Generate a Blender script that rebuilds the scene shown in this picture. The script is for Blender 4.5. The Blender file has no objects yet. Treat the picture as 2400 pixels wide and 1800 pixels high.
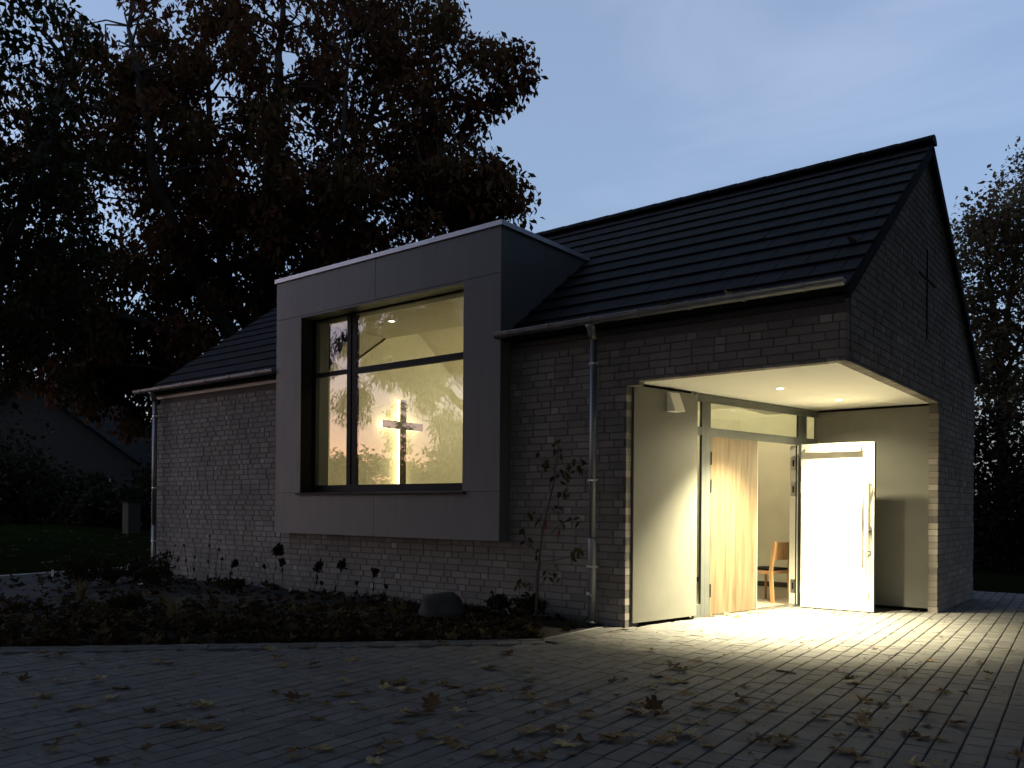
import bpy, math, random
import numpy as np
from mathutils import Matrix, Vector

random.seed(7)
rng = np.random.default_rng(7)
R = math.radians
scene = bpy.context.scene
col = scene.collection

# ------------------------------------------------------------------ camera
FPX, HY, CX, CY, CZ, YAW, ROLL = 1960.3, 1190.0, 2.4024, -7.9914, 1.3165, -0.6711, 0.0075
cam = bpy.data.cameras.new('camera')
cam.sensor_width = 36.0
cam.lens = 36.0 * FPX / 2400.0
cam.shift_y = (HY - 900.0) / 2400.0
cam.clip_start = 0.05
cam.clip_end = 3000.0
camo = bpy.data.objects.new('camera', cam)
camo.matrix_world = (Matrix.Translation((CX, CY, CZ)) @ Matrix.Rotation(-YAW, 4, 'Z')
                     @ Matrix.Rotation(math.pi / 2, 4, 'X') @ Matrix.Rotation(ROLL, 4, 'Z'))
col.objects.link(camo)
scene.camera = camo

# ------------------------------------------------------------------ world: dusk sky, sun just down in the south-west
SUN_AZ = R(-128.0)      # compass-like angle from +Y towards +X (the glow lies behind and left of the camera)
SUN_EL = R(0.0)
world = bpy.data.worlds.new('World')
scene.world = world
world.use_nodes = True
wn, wl = world.node_tree.nodes, world.node_tree.links
wn.clear()
w_out = wn.new('ShaderNodeOutputWorld')
w_bg = wn.new('ShaderNodeBackground')
w_sky = wn.new('ShaderNodeTexSky')
w_sky.sky_type = 'NISHITA'
w_sky.sun_disc = False
w_sky.sun_elevation = SUN_EL
w_sky.sun_rotation = SUN_AZ
w_sky.altitude = 50
w_sky.air_density = 1.0
w_sky.dust_density = 1.0
w_sky.ozone_density = 3.0
SKY_STRENGTH = 0.104
w_bg.inputs['Strength'].default_value = SKY_STRENGTH
wl.new(w_sky.outputs['Color'], w_bg.inputs['Color'])
w_amb = wn.new('ShaderNodeBackground')      # even twilight glow scattered many times in the air, missing from the model above
w_amb.inputs['Color'].default_value = (0.0300, 0.0350, 0.0420, 1)
w_amb.inputs['Strength'].default_value = 1.0
w_add = wn.new('ShaderNodeAddShader')
wl.new(w_bg.outputs['Background'], w_add.inputs[0])
wl.new(w_amb.outputs['Background'], w_add.inputs[1])
# after-sunset glow, strongest low down over the place where the sun went, and thin high cloud
w_tc = wn.new('ShaderNodeTexCoord')
w_nm = wn.new('ShaderNodeVectorMath')
w_nm.operation = 'NORMALIZE'
wl.new(w_tc.outputs['Generated'], w_nm.inputs[0])
w_dot = wn.new('ShaderNodeVectorMath')
w_dot.operation = 'DOT_PRODUCT'
w_dot.inputs[1].default_value = (math.sin(SUN_AZ), math.cos(SUN_AZ), 0.0)
wl.new(w_nm.outputs['Vector'], w_dot.inputs[0])
w_sep = wn.new('ShaderNodeSeparateXYZ')
wl.new(w_nm.outputs['Vector'], w_sep.inputs[0])


def wmath(op, a, b=None, clamp=False):
    m = wn.new('ShaderNodeMath')
    m.operation = op
    m.use_clamp = clamp
    for i, x in enumerate((a, b)):
        if x is None:
            continue
        if isinstance(x, (int, float)):
            m.inputs[i].default_value = x
        else:
            wl.new(x, m.inputs[i])
    return m.outputs[0]


w_side = wmath('POWER', wmath('MAXIMUM', w_dot.outputs['Value'], 0.0), 2.5)
w_low = wmath('EXPONENT', wmath('MULTIPLY', wmath('MAXIMUM', w_sep.outputs['Z'], 0.0), -3.6))
w_glow = wn.new('ShaderNodeBackground')
w_glow.inputs['Color'].default_value = (1.0, 0.86, 0.80, 1)
wl.new(wmath('MULTIPLY', wmath('MULTIPLY', w_side, w_low), 0.13), w_glow.inputs['Strength'])
w_map = wn.new('ShaderNodeMapping')
w_map.inputs['Scale'].default_value = (1.0, 1.6, 4.5)
w_map.inputs['Rotation'].default_value = (0.25, 0.1, 0.5)
wl.new(w_nm.outputs['Vector'], w_map.inputs['Vector'])
w_ns = wn.new('ShaderNodeTexNoise')
w_ns.inputs['Scale'].default_value = 2.2
w_ns.inputs['Detail'].default_value = 6
w_ns.inputs['Distortion'].default_value = 0.6
wl.new(w_map.outputs['Vector'], w_ns.inputs['Vector'])
w_cl = wn.new('ShaderNodeMapRange')
w_cl.interpolation_type = 'SMOOTHSTEP'
w_cl.inputs['From Min'].default_value = 0.46
w_cl.inputs['From Max'].default_value = 0.78
w_cl.inputs['To Max'].default_value = 0.011
wl.new(w_ns.outputs['Fac'], w_cl.inputs['Value'])
w_cb = wn.new('ShaderNodeBackground')
w_cb.inputs['Color'].default_value = (1.0, 0.97, 0.98, 1)
wl.new(w_cl.outputs['Result'], w_cb.inputs['Strength'])
w_add2 = wn.new('ShaderNodeAddShader')
w_add3 = wn.new('ShaderNodeAddShader')
wl.new(w_glow.outputs['Background'], w_add2.inputs[0])
wl.new(w_cb.outputs['Background'], w_add2.inputs[1])
wl.new(w_add.outputs['Shader'], w_add3.inputs[0])
wl.new(w_add2.outputs['Shader'], w_add3.inputs[1])
wl.new(w_add3.outputs['Shader'], w_out.inputs['Surface'])

sun = bpy.data.lights.new('sun', 'SUN')
sun.energy = 0.004
sun.angle = R(60)
sun.color = (1.0, 0.72, 0.55)
suno = bpy.data.objects.new('sun', sun)
sdir = Vector((math.sin(SUN_AZ) * math.cos(R(4)), math.cos(SUN_AZ) * math.cos(R(4)), math.sin(R(4))))
suno.rotation_euler = sdir.to_track_quat('Z', 'Y').to_euler()
suno.location = (-20, -20, 20)
col.objects.link(suno)

scene.view_settings.view_transform = 'Standard'
scene.view_settings.look = 'None'
scene.view_settings.gamma = 1.0
scene.view_settings.use_curve_mapping = False
scene.view_settings.exposure = 3.0
scene.render.engine = 'CYCLES'
scene.cycles.use_denoising = True
scene.cycles.max_bounces = 8
scene.cycles.transparent_max_bounces = 16
scene.cycles.sample_clamp_indirect = 4.0
scene.cycles.caustics_reflective = False
scene.cycles.caustics_refractive = False

# ------------------------------------------------------------------ pixel helpers (photo of 2400x1800) used to read real positions off the plan
_c, _s = math.cos(YAW), math.sin(YAW)
CAM = np.array([CX, CY, CZ])


def ray(u, v):
    r, up = (u - 1200.0) / FPX, -(v - HY) / FPX
    r, up = r * math.cos(ROLL) - up * math.sin(ROLL), up * math.cos(ROLL) + r * math.sin(ROLL)
    return np.array([r * _c + _s, -r * _s + _c, up])


def on_ground(u, v, z=0.0):
    d = ray(u, v)
    return CAM + d * ((z - CZ) / d[2])


def on_front(u, v, y=0.0):
    d = ray(u, v)
    return CAM + d * ((y - CY) / d[1])


def at_depth(u, v, depth):
    return CAM + ray(u, v) * depth


def in_mirror(u, v, y):
    """real place, y metres in front of the facade, of what the window pane reflects at that pixel"""
    p = on_front(u, v, 0.16 - y)
    return np.array([p[0], y, p[2]])


def screen(P):
    d = np.asarray(P) - CAM
    r = d[..., 0] * _c - d[..., 1] * _s
    fw = d[..., 0] * _s + d[..., 1] * _c
    up = d[..., 2]
    return 1200 + FPX * r / fw, HY - FPX * up / fw, fw


# ------------------------------------------------------------------ materials
def mat(name, base, rough=0.7, metal=0.0, spec=0.5):
    m = bpy.data.materials.new(name)
    m.use_nodes = True
    b = m.node_tree.nodes['Principled BSDF']
    b.inputs['Base Color'].default_value = (*base, 1)
    b.inputs['Roughness'].default_value = rough
    b.inputs['Metallic'].default_value = metal
    b.inputs['Specular IOR Level'].default_value = spec
    return m, m.node_tree.nodes, m.node_tree.links, b


def noise_mat(name, c1, c2, scale=8.0, rough=0.75, metal=0.0, bump=0.0, bscale=80.0, detail=6.0, stretch=None,
              rough2=None, tint=0.0, spec=0.5, coord='Object'):
    """two-tone noise colour, optional fine relief, optional per-piece tint read from the attribute 'tint'"""
    m, n, l, b = mat(name, c1, rough, metal, spec)
    tc = n.new('ShaderNodeTexCoord')
    mp = n.new('ShaderNodeMapping')
    if stretch:
        mp.inputs['Scale'].default_value = stretch
    if coord == 'World':
        g = n.new('ShaderNodeNewGeometry')
        l.new(g.outputs['Position'], mp.inputs['Vector'])
    else:
        l.new(tc.outputs[coord], mp.inputs['Vector'])
    t = n.new('ShaderNodeTexNoise')
    t.inputs['Scale'].default_value = scale
    t.inputs['Detail'].default_value = detail
    t.inputs['Roughness'].default_value = 0.62
    l.new(mp.outputs['Vector'], t.inputs['Vector'])
    ramp = n.new('ShaderNodeValToRGB')
    ramp.color_ramp.elements[0].position = 0.32
    ramp.color_ramp.elements[0].color = (*c1, 1)
    ramp.color_ramp.elements[1].position = 0.70
    ramp.color_ramp.elements[1].color = (*c2, 1)
    l.new(t.outputs['Fac'], ramp.inputs['Fac'])
    out = ramp.outputs['Color']
    if tint:
        at = n.new('ShaderNodeAttribute')
        at.attribute_name = 'tint'
        mul = n.new('ShaderNodeMix')
        mul.data_type = 'RGBA'
        mul.blend_type = 'MULTIPLY'
        mul.inputs['Factor'].default_value = tint
        l.new(out, mul.inputs['A'])
        l.new(at.outputs['Color'], mul.inputs['B'])
        out = mul.outputs['Result']
    l.new(out, b.inputs['Base Color'])
    if rough2 is not None:
        mr = n.new('ShaderNodeMapRange')
        mr.inputs['To Min'].default_value = rough
        mr.inputs['To Max'].default_value = rough2
        l.new(t.outputs['Fac'], mr.inputs['Value'])
        l.new(mr.outputs['Result'], b.inputs['Roughness'])
    if bump:
        t2 = n.new('ShaderNodeTexNoise')
        t2.inputs['Scale'].default_value = bscale
        t2.inputs['Detail'].default_value = 5
        l.new(mp.outputs['Vector'], t2.inputs['Vector'])
        bp = n.new('ShaderNodeBump')
        bp.inputs['Strength'].default_value = bump
        bp.inputs['Distance'].default_value = 0.01
        l.new(t2.outputs['Fac'], bp.inputs['Height'])
        l.new(bp.outputs['Normal'], b.inputs['Normal'])
    return m


def leaf_mat(name, c1, c2, c3, trans=0.25, spec=0.08):
    m, n, l, b = mat(name, c1, 0.8, 0.0, spec)
    at = n.new('ShaderNodeAttribute')
    at.attribute_name = 'tint'
    ramp = n.new('ShaderNodeValToRGB')
    e = ramp.color_ramp.elements
    e[0].position, e[0].color = 0.0, (*c1, 1)
    e[1].position, e[1].color = 1.0, (*c3, 1)
    mid = e.new(0.5)
    mid.color = (*c2, 1)
    l.new(at.outputs['Fac'], ramp.inputs['Fac'])
    g = n.new('ShaderNodeNewGeometry')
    nz = n.new('ShaderNodeTexNoise')
    nz.inputs['Scale'].default_value = 45
    l.new(g.outputs['Position'], nz.inputs['Vector'])
    mr = n.new('ShaderNodeMapRange')
    mr.inputs['From Min'].default_value = 0.25
    mr.inputs['From Max'].default_value = 0.75
    mr.inputs['To Min'].default_value = 0.6
    mr.inputs['To Max'].default_value = 1.25
    l.new(nz.outputs['Fac'], mr.inputs['Value'])
    mul = n.new('ShaderNodeMix')
    mul.data_type = 'RGBA'
    mul.blend_type = 'MULTIPLY'
    mul.inputs['Factor'].default_value = 1.0
    l.new(ramp.outputs['Color'], mul.inputs['A'])
    l.new(mr.outputs['Result'], mul.inputs['B'])
    l.new(mul.outputs['Result'], b.inputs['Base Color'])
    if trans:
        tr = n.new('ShaderNodeBsdfTranslucent')
        l.new(mul.outputs['Result'], tr.inputs['Color'])
        mx = n.new('ShaderNodeMixShader')
        mx.inputs['Fac'].default_value = trans
        l.new(b.outputs['BSDF'], mx.inputs[1])
        l.new(tr.outputs['BSDF'], mx.inputs[2])
        l.new(mx.outputs['Shader'], n['Material Output'].inputs['Surface'])
    return m


def glass_mat(name, tint=(1, 1, 1), ior=1.5, boost=1.6):
    """window pane: clear body whose outer face mirrors by Fresnel; boost stands for the further faces of a coated double pane"""
    m = bpy.data.materials.new(name)
    m.use_nodes = True
    n, l = m.node_tree.nodes, m.node_tree.links
    n.remove(n['Principled BSDF'])
    gl = n.new('ShaderNodeBsdfGlossy')
    gl.inputs['Roughness'].default_value = 0.0
    tp = n.new('ShaderNodeBsdfTransparent')
    tp.inputs['Color'].default_value = (*tint, 1)
    fr = n.new('ShaderNodeFresnel')
    fr.inputs['IOR'].default_value = ior
    ge = n.new('ShaderNodeNewGeometry')
    inv = n.new('ShaderNodeMath')
    inv.operation = 'SUBTRACT'
    inv.inputs[0].default_value = 1.0
    l.new(ge.outputs['Backfacing'], inv.inputs[1])
    mu = n.new('ShaderNodeMath')
    mu.operation = 'MULTIPLY'
    l.new(fr.outputs['Fac'], mu.inputs[0])
    l.new(inv.outputs[0], mu.inputs[1])
    m2 = n.new('ShaderNodeMath')
    m2.operation = 'MULTIPLY'
    m2.use_clamp = True
    m2.inputs[1].default_value = boost
    l.new(mu.outputs[0], m2.inputs[0])
    mx = n.new('ShaderNodeMixShader')
    l.new(m2.outputs[0], mx.inputs['Fac'])
    l.new(tp.outputs['BSDF'], mx.inputs[1])
    l.new(gl.outputs['BSDF'], mx.inputs[2])
    l.new(mx.outputs['Shader'], n['Material Output'].inputs['Surface'])
    return m


def emit_mat(name, color, strength):
    m = bpy.data.materials.new(name)
    m.use_nodes = True
    n, l = m.node_tree.nodes, m.node_tree.links
    n.remove(n['Principled BSDF'])
    e = n.new('ShaderNodeEmission')
    e.inputs['Color'].default_value = (*color, 1)
    e.inputs['Strength'].default_value = strength
    l.new(e.outputs['Emission'], n['Material Output'].inputs['Surface'])
    return m


M = {}
M['brick'] = noise_mat('sand-grey facing brick', (0.165, 0.147, 0.131), (0.250, 0.225, 0.202), 1.8, 0.88, detail=12, bump=0.35, bscale=60, tint=1.0, coord='World')
M['mortar'] = noise_mat('grey mortar', (0.100, 0.093, 0.086), (0.140, 0.130, 0.120), 20, 0.95, bump=0.4, bscale=120)
M['tile'] = noise_mat('anthracite roof tile', (0.011, 0.0115, 0.0155), (0.020, 0.0205, 0.027), 6, 0.75, spec=0.15, bump=0.15, bscale=90, tint=1.0, coord='World')
M['panel'] = noise_mat('grey fibre cement', (0.128, 0.130, 0.128), (0.150, 0.151, 0.148), 3, 0.62, bump=0.03, bscale=200, stretch=(3, 3, 0.35), rough2=0.45)
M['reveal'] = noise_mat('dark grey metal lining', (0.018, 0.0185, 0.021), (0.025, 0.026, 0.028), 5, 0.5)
M['frame'] = noise_mat('anthracite window frame', (0.014, 0.0145, 0.016), (0.02, 0.0205, 0.022), 5, 0.6, spec=0.2)
M['zinc'] = noise_mat('zinc sheet', (0.22, 0.225, 0.24), (0.33, 0.34, 0.355), 4, 0.42, metal=0.75, rough2=0.6, stretch=(1, 1, 0.3))
M['coping'] = noise_mat('brushed metal coping', (0.46, 0.46, 0.48), (0.55, 0.55, 0.57), 4, 0.42, metal=0.6)
M['white'] = noise_mat('white fascia paint', (0.66, 0.65, 0.62), (0.74, 0.73, 0.70), 4, 0.6)
M['paver'] = noise_mat('grey concrete paver', (0.086, 0.084, 0.082), (0.134, 0.131, 0.128), 7, 0.86, bump=0.3, bscale=140, tint=1.0, coord='World')
M['joint'] = noise_mat('dark joint sand', (0.045, 0.042, 0.038), (0.075, 0.07, 0.062), 40, 0.95, bump=0.5, bscale=200)
M['kerb'] = noise_mat('pale concrete kerb', (0.17, 0.168, 0.165), (0.24, 0.236, 0.23), 9, 0.86, bump=0.3, bscale=120, coord='World')
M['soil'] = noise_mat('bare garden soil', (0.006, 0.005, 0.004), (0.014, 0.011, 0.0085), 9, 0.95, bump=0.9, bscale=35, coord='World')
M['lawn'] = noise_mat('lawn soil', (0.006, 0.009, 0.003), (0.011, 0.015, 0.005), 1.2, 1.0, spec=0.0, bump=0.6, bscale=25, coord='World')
M['grass'] = leaf_mat('grass blade', (0.011, 0.017, 0.004), (0.016, 0.023, 0.006), (0.022, 0.026, 0.008), 0.15, 0.0)
M['earth'] = noise_mat('far ground', (0.03, 0.035, 0.014), (0.05, 0.055, 0.024), 0.5, 0.95, coord='World')
M['olive'] = noise_mat('olive grey laminate', (0.165, 0.162, 0.140), (0.19, 0.186, 0.162), 2.5, 0.5, bump=0.02, bscale=300)
M['dframe'] = noise_mat('grey green door frame', (0.085, 0.090, 0.083), (0.10, 0.105, 0.098), 5, 0.4)
M['soffit'] = noise_mat('cream soffit plaster', (0.84, 0.83, 0.77), (0.87, 0.86, 0.80), 6, 0.9, bump=0.04, bscale=200)
M['plaster'] = noise_mat('cream room plaster', (0.68, 0.64, 0.52), (0.74, 0.70, 0.58), 4, 0.92, bump=0.05, bscale=150)
M['roomfloor'] = noise_mat('brown room floor', (0.20, 0.17, 0.13), (0.27, 0.23, 0.18), 6, 0.5)
M['skirting'] = noise_mat('dark skirting', (0.04, 0.035, 0.03), (0.06, 0.05, 0.045), 6, 0.5)
M['doorwhite'] = noise_mat('cream white door face', (0.60, 0.58, 0.51), (0.65, 0.63, 0.555), 5, 0.42)
M['steel'] = noise_mat('brushed stainless steel', (0.55, 0.54, 0.52), (0.66, 0.65, 0.63), 12, 0.3, metal=1.0)
M['black'] = noise_mat('black rubber', (0.008, 0.008, 0.009), (0.014, 0.014, 0.014), 10, 0.9, spec=0.1)
M['glass'] = glass_mat('window glass', (0.96, 0.98, 0.95), 1.6, 3.0)
M['doorglass'] = glass_mat('door glass', (0.92, 0.95, 0.90), 1.5, 1.6)
M['darkglass'] = glass_mat('far window glass', (0.10, 0.11, 0.12), 1.7, 2.0)
M['bark'] = noise_mat('dark bark', (0.030, 0.024, 0.018), (0.060, 0.048, 0.036), 3, 0.95, bump=0.8, bscale=12, stretch=(1, 1, 0.25), coord='World')
M['sapbark'] = noise_mat('young grey bark', (0.07, 0.06, 0.045), (0.11, 0.095, 0.07), 30, 0.9, coord='World')
M['oakleaf'] = leaf_mat('russet oak leaves', (0.085, 0.032, 0.016), (0.090, 0.042, 0.018), (0.066, 0.050, 0.018), 0.25)
M['greenleaf'] = leaf_mat('dull green leaves', (0.018, 0.023, 0.008), (0.027, 0.030, 0.010), (0.045, 0.034, 0.012), 0.2)
M['rightleaf'] = leaf_mat('yellowing leaves', (0.10, 0.075, 0.04), (0.13, 0.105, 0.05), (0.115, 0.06, 0.048), 0.35)
M['conifer'] = leaf_mat('conifer needles', (0.016, 0.026, 0.014), (0.026, 0.036, 0.018), (0.040, 0.045, 0.022), 0.1)
M['hedge'] = leaf_mat('hedge leaves', (0.010, 0.013, 0.006), (0.016, 0.019, 0.008), (0.024, 0.021, 0.009), 0.1)
M['dryleaf'] = leaf_mat('dry maple leaf', (0.075, 0.040, 0.022), (0.24, 0.165, 0.080), (0.46, 0.37, 0.20), 0.2)
M['litter'] = leaf_mat('damp leaf litter', (0.026, 0.015, 0.008), (0.075, 0.050, 0.022), (0.16, 0.125, 0.058), 0.15)
M['saplingleaf'] = leaf_mat('sapling leaf', (0.050, 0.045, 0.020), (0.075, 0.065, 0.028), (0.22, 0.025, 0.018), 0.2)
M['deadflower'] = leaf_mat('dried flower head', (0.022, 0.014, 0.010), (0.04, 0.026, 0.018), (0.06, 0.042, 0.03), 0.1)
M['stem'] = noise_mat('dry stem', (0.05, 0.035, 0.022), (0.08, 0.06, 0.04), 30, 0.9, coord='World')
M['herb'] = leaf_mat('low garden leaves', (0.018, 0.022, 0.009), (0.03, 0.034, 0.014), (0.05, 0.04, 0.018), 0.2)
M['straw'] = leaf_mat('straw grass', (0.14, 0.11, 0.055), (0.20, 0.16, 0.085), (0.26, 0.21, 0.12), 0.2)
M['boulder'] = noise_mat('grey boulder', (0.028, 0.027, 0.026), (0.055, 0.053, 0.050), 6, 0.9, bump=0.7, bscale=25)
M['petal'] = noise_mat('white petal', (0.62, 0.60, 0.56), (0.72, 0.70, 0.66), 20, 0.7)
M['tag'] = noise_mat('white plastic tag', (0.60, 0.60, 0.58), (0.66, 0.66, 0.64), 20, 0.5)
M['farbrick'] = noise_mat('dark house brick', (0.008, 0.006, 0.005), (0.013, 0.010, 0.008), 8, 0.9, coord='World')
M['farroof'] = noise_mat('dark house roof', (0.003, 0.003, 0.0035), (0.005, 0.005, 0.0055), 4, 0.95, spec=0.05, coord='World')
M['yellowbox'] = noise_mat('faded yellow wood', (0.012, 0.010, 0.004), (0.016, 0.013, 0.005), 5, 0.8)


def wood_mat(name, c1, c2, c3, axis_scale=(9, 9, 0.7)):
    m, n, l, b = mat(name, c1, 0.45)
    tc = n.new('ShaderNodeTexCoord')
    mp = n.new('ShaderNodeMapping')
    mp.inputs['Scale'].default_value = axis_scale
    l.new(tc.outputs['Object'], mp.inputs['Vector'])
    t = n.new('ShaderNodeTexNoise')
    t.inputs['Scale'].default_value = 1.6
    t.inputs['Detail'].default_value = 7
    t.inputs['Distortion'].default_value = 0.7
    l.new(mp.outputs['Vector'], t.inputs['Vector'])
    ramp = n.new('ShaderNodeValToRGB')
    e = ramp.color_ramp.elements
    e[0].position, e[0].color = 0.28, (*c1, 1)
    e[1].position, e[1].color = 0.75, (*c3, 1)
    mid = e.new(0.5)
    mid.color = (*c2, 1)
    l.new(t.outputs['Fac'], ramp.inputs['Fac'])
    l.new(ramp.outputs['Color'], b.inputs['Base Color'])
    return m


M['oak'] = wood_mat('light oak veneer', (0.085, 0.056, 0.030), (0.145, 0.103, 0.060), (0.20, 0.150, 0.092))
M['beech'] = wood_mat('beech chair wood', (0.36, 0.19, 0.085), (0.44, 0.25, 0.12), (0.50, 0.30, 0.15), (14, 14, 1.5))
M['crosswood'] = wood_mat('dark old oak', (0.025, 0.013, 0.008), (0.04, 0.022, 0.013), (0.06, 0.035, 0.02))
WARM = (1.0, 0.89, 0.56)
M['lamp'] = emit_mat('lit lamp lens', (1.0, 0.90, 0.62), 4.0)
M['led'] = emit_mat('warm led strip', (1.0, 0.82, 0.42), 0.65)


# ------------------------------------------------------------------ mesh helpers
class MB:
    """collects faces; build() links them as one mesh object"""

    def __init__(s):
        s.v, s.f, s.t = [], [], []
        s.n = 0

    def add(s, verts, faces, tint=None):
        s.v.extend(map(tuple, verts))
        s.f.extend([tuple(i + s.n for i in f) for f in faces])
        if tint is not None:
            s.t.extend([tint] * len(verts))
        s.n += len(verts)
        return s

    def box(s, x0, x1, y0, y1, z0, z1, tint=None):
        v = [(x, y, z) for z in (z0, z1) for y in (y0, y1) for x in (x0, x1)]
        f = [(0, 2, 3, 1), (4, 5, 7, 6), (0, 1, 5, 4), (2, 6, 7, 3), (0, 4, 6, 2), (1, 3, 7, 5)]
        return s.add(v, f, tint)

    def prism(s, poly, axis, a, b):
        """polygon in the plane across axis, swept from a to b; poly coords are the two other axes in order"""
        def pt(p, q):
            return (q, p[0], p[1]) if axis == 'x' else (p[0], q, p[1]) if axis == 'y' else (p[0], p[1], q)
        k = len(poly)
        v = [pt(p, a) for p in poly] + [pt(p, b) for p in poly]
        f = [tuple(range(k))[::-1], tuple(range(k, 2 * k))]
        f += [(i, (i + 1) % k, k + (i + 1) % k, k + i) for i in range(k)]
        return s.add(v, f)

    def tube(s, pts, radii, k=8, caps=True, tint=None):
        pts = [Vector(p) for p in pts]
        vs, fs = [], []
        up = Vector((0.13, 0.21, 0.97))
        for i, p in enumerate(pts):
            d = (pts[min(i + 1, len(pts) - 1)] - pts[max(i - 1, 0)])
            if d.length < 1e-9:
                d = Vector((0, 0, 1))
            d.normalize()
            a = d.cross(up)
            if a.length < 0.05:
                a = d.cross(Vector((1, 0, 0)))
            a.normalize()
            b = d.cross(a)
            r = radii[i] if hasattr(radii, '__len__') else radii
            for j in range(k):
                t = 2 * math.pi * j / k
                vs.append(p + a * (r * math.cos(t)) + b * (r * math.sin(t)))
        for i in range(len(pts) - 1):
            for j in range(k):
                fs.append((i * k + j, i * k + (j + 1) % k, (i + 1) * k + (j + 1) % k, (i + 1) * k + j))
        if caps:
            fs.append(tuple(range(k))[::-1])
            fs.append(tuple(range((len(pts) - 1) * k, len(pts) * k)))
        return s.add(vs, fs, tint)

    def mesh(s, name, m=None, smooth=False):
        me = bpy.data.meshes.new(name)
        me.from_pydata(s.v, [], s.f)
        if s.t:
            set_tint(me, np.array(s.t))
        if m:
            me.materials.append(M[m])
        if smooth:
            me.polygons.foreach_set('use_smooth', [True] * len(me.polygons))
        me.update()
        return me

    def build(s, name, m, parent=None, smooth=False, **kw):
        return link(name, s.mesh(name, m, smooth), parent, **kw)


def set_tint(me, t):
    t = np.asarray(t, dtype=float)
    if t.ndim == 1:
        t = np.repeat(t[:, None], 3, 1)
    c = np.ones((len(t), 4))
    c[:, :3] = t
    a = me.attributes.new('tint', 'FLOAT_COLOR', 'POINT')
    a.data.foreach_set('color', c.ravel())


def link(name, me, parent=None, label=None, cat=None, group=None, kind=None):
    o = bpy.data.objects.new(name, me)
    col.objects.link(o)
    o.parent = parent
    tag(o, label, cat, group, kind)
    return o


def tag(o, label=None, cat=None, group=None, kind=None):
    if label:
        o['label'] = label
    if cat:
        o['category'] = cat
    if group:
        o['group'] = group
    if kind:
        o['kind'] = kind
    return o


def empty(name, label, cat, group=None, loc=(0, 0, 0)):
    o = bpy.data.objects.new(name, None)
    o.location = loc
    o.empty_display_size = 0.2
    col.objects.link(o)
    return tag(o, label, cat, group)


def fast_mesh(name, verts, quads, m, tint=None, tris=None):
    """mesh straight from arrays"""
    me = bpy.data.meshes.new(name)
    verts = np.asarray(verts, dtype=np.float32)
    faces = np.asarray(quads, dtype=np.int32)
    k = faces.shape[1]
    me.vertices.add(len(verts))
    me.vertices.foreach_set('co', verts.ravel())
    me.loops.add(faces.size)
    me.loops.foreach_set('vertex_index', faces.ravel())
    me.polygons.add(len(faces))
    me.polygons.foreach_set('loop_start', np.arange(0, faces.size, k, dtype=np.int32))
    me.update(calc_edges=True)
    if tint is not None:
        set_tint(me, tint)
    me.materials.append(M[m])
    return me

# ================================================================== CHAPEL
# plan: outer corner at the origin, long facade on y = 0 running to x = -LX, gable wall on x = 0 running to y = WY
LX, WY, ZS = 12.50, 6.30, 2.71
BT = 0.115                 # brick depth
Z_BRICK = 3.25             # top of the facade brickwork
SL = 0.735                 # roof slope


def roof_z(y):
    yy = y if y <= WY / 2 else WY - y
    return 3.40 + SL * (yy + 0.10)


BX0, BX1, BZ0, BZ1, BY = -8.42, -3.98, 0.91, 4.72, -0.20      # window bay
OX0, OX1, OZ0, OZ1 = -7.825, -4.58, 1.515, 4.12                # its opening
AX = -2.34                                                     # left side of the porch
PY = 3.86                                                      # far side of the porch on the gable

chapel = empty('chapel', 'low brick chapel with steep dark tiled roof, grey window bay and lit corner porch', 'building')

# ---- masonry cores (mortar colour), faces 7 mm behind the brick faces
G = 0.007
front_wall = (MB()
              .box(-LX + G, BX0 + 0.25, G, 0.30, -0.05, 3.36)
              .box(BX0 + 0.25, BX1 - 0.25, G, 0.30, -0.05, 1.42)
              .box(BX1 - 0.25, AX - G, G, 0.30, -0.05, 3.36)
              .box(AX - G, -BT - 0.002, G, BT - 0.01, ZS + G, 3.36)
              .box(-BT, -G, G, BT - 0.004, ZS + G, 3.40)
              .build('front_wall', 'mortar', chapel))
gp = [(BT, ZS + G), (PY + G, ZS + G), (PY + G, -0.05), (WY - G, -0.05), (WY - G, roof_z(WY) - 0.06), (WY / 2, roof_z(WY / 2) - 0.06),
      (BT, roof_z(BT) - 0.06)]
gable_wall = MB().prism(gp, 'x', -BT, -G).build('gable_wall', 'mortar', chapel)
MB().prism([(G, -0.05), (WY, -0.05), (WY, roof_z(WY) - 0.06), (WY / 2, roof_z(WY / 2) - 0.06), (G, roof_z(0) - 0.06)], 'x', -LX + 0.02, -LX + 0.30
           ).build('end_wall', 'mortar', chapel)
MB().box(-LX + 0.02, -BT, WY - 0.3, WY - G, -0.05, 3.36).build('rear_wall', 'mortar', chapel)

# ---- bricks: courses of 83.3 mm, stretchers with odd headers
COURSE, JT = 0.08335, 0.011


def brick_rows(length, rnd):
    row, x = [], -rnd.choice([0.0, 0.125, 0.19, 0.06])
    while x < length:
        w = 0.125 if rnd.random() < 0.20 else 0.25
        a, b = max(x, 0.0), min(x + w, length)
        if b - a > 0.05:
            row.append((a, b))
        x += w
    return row


brick_list = []            # (wall, along0, along1, z0, z1)
rnd = random.Random(3)
nrow = int(Z_BRICK / COURSE)


def clip_segments(segs, lo, hi):
    """remove [lo,hi] from a list of (a,b)"""
    out = []
    for a, b in segs:
        if b <= lo or a >= hi:
            out.append((a, b))
        else:
            if a < lo - 0.04:
                out.append((a, lo))
            if b > hi + 0.04:
                out.append((hi, b))
    return out


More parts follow.
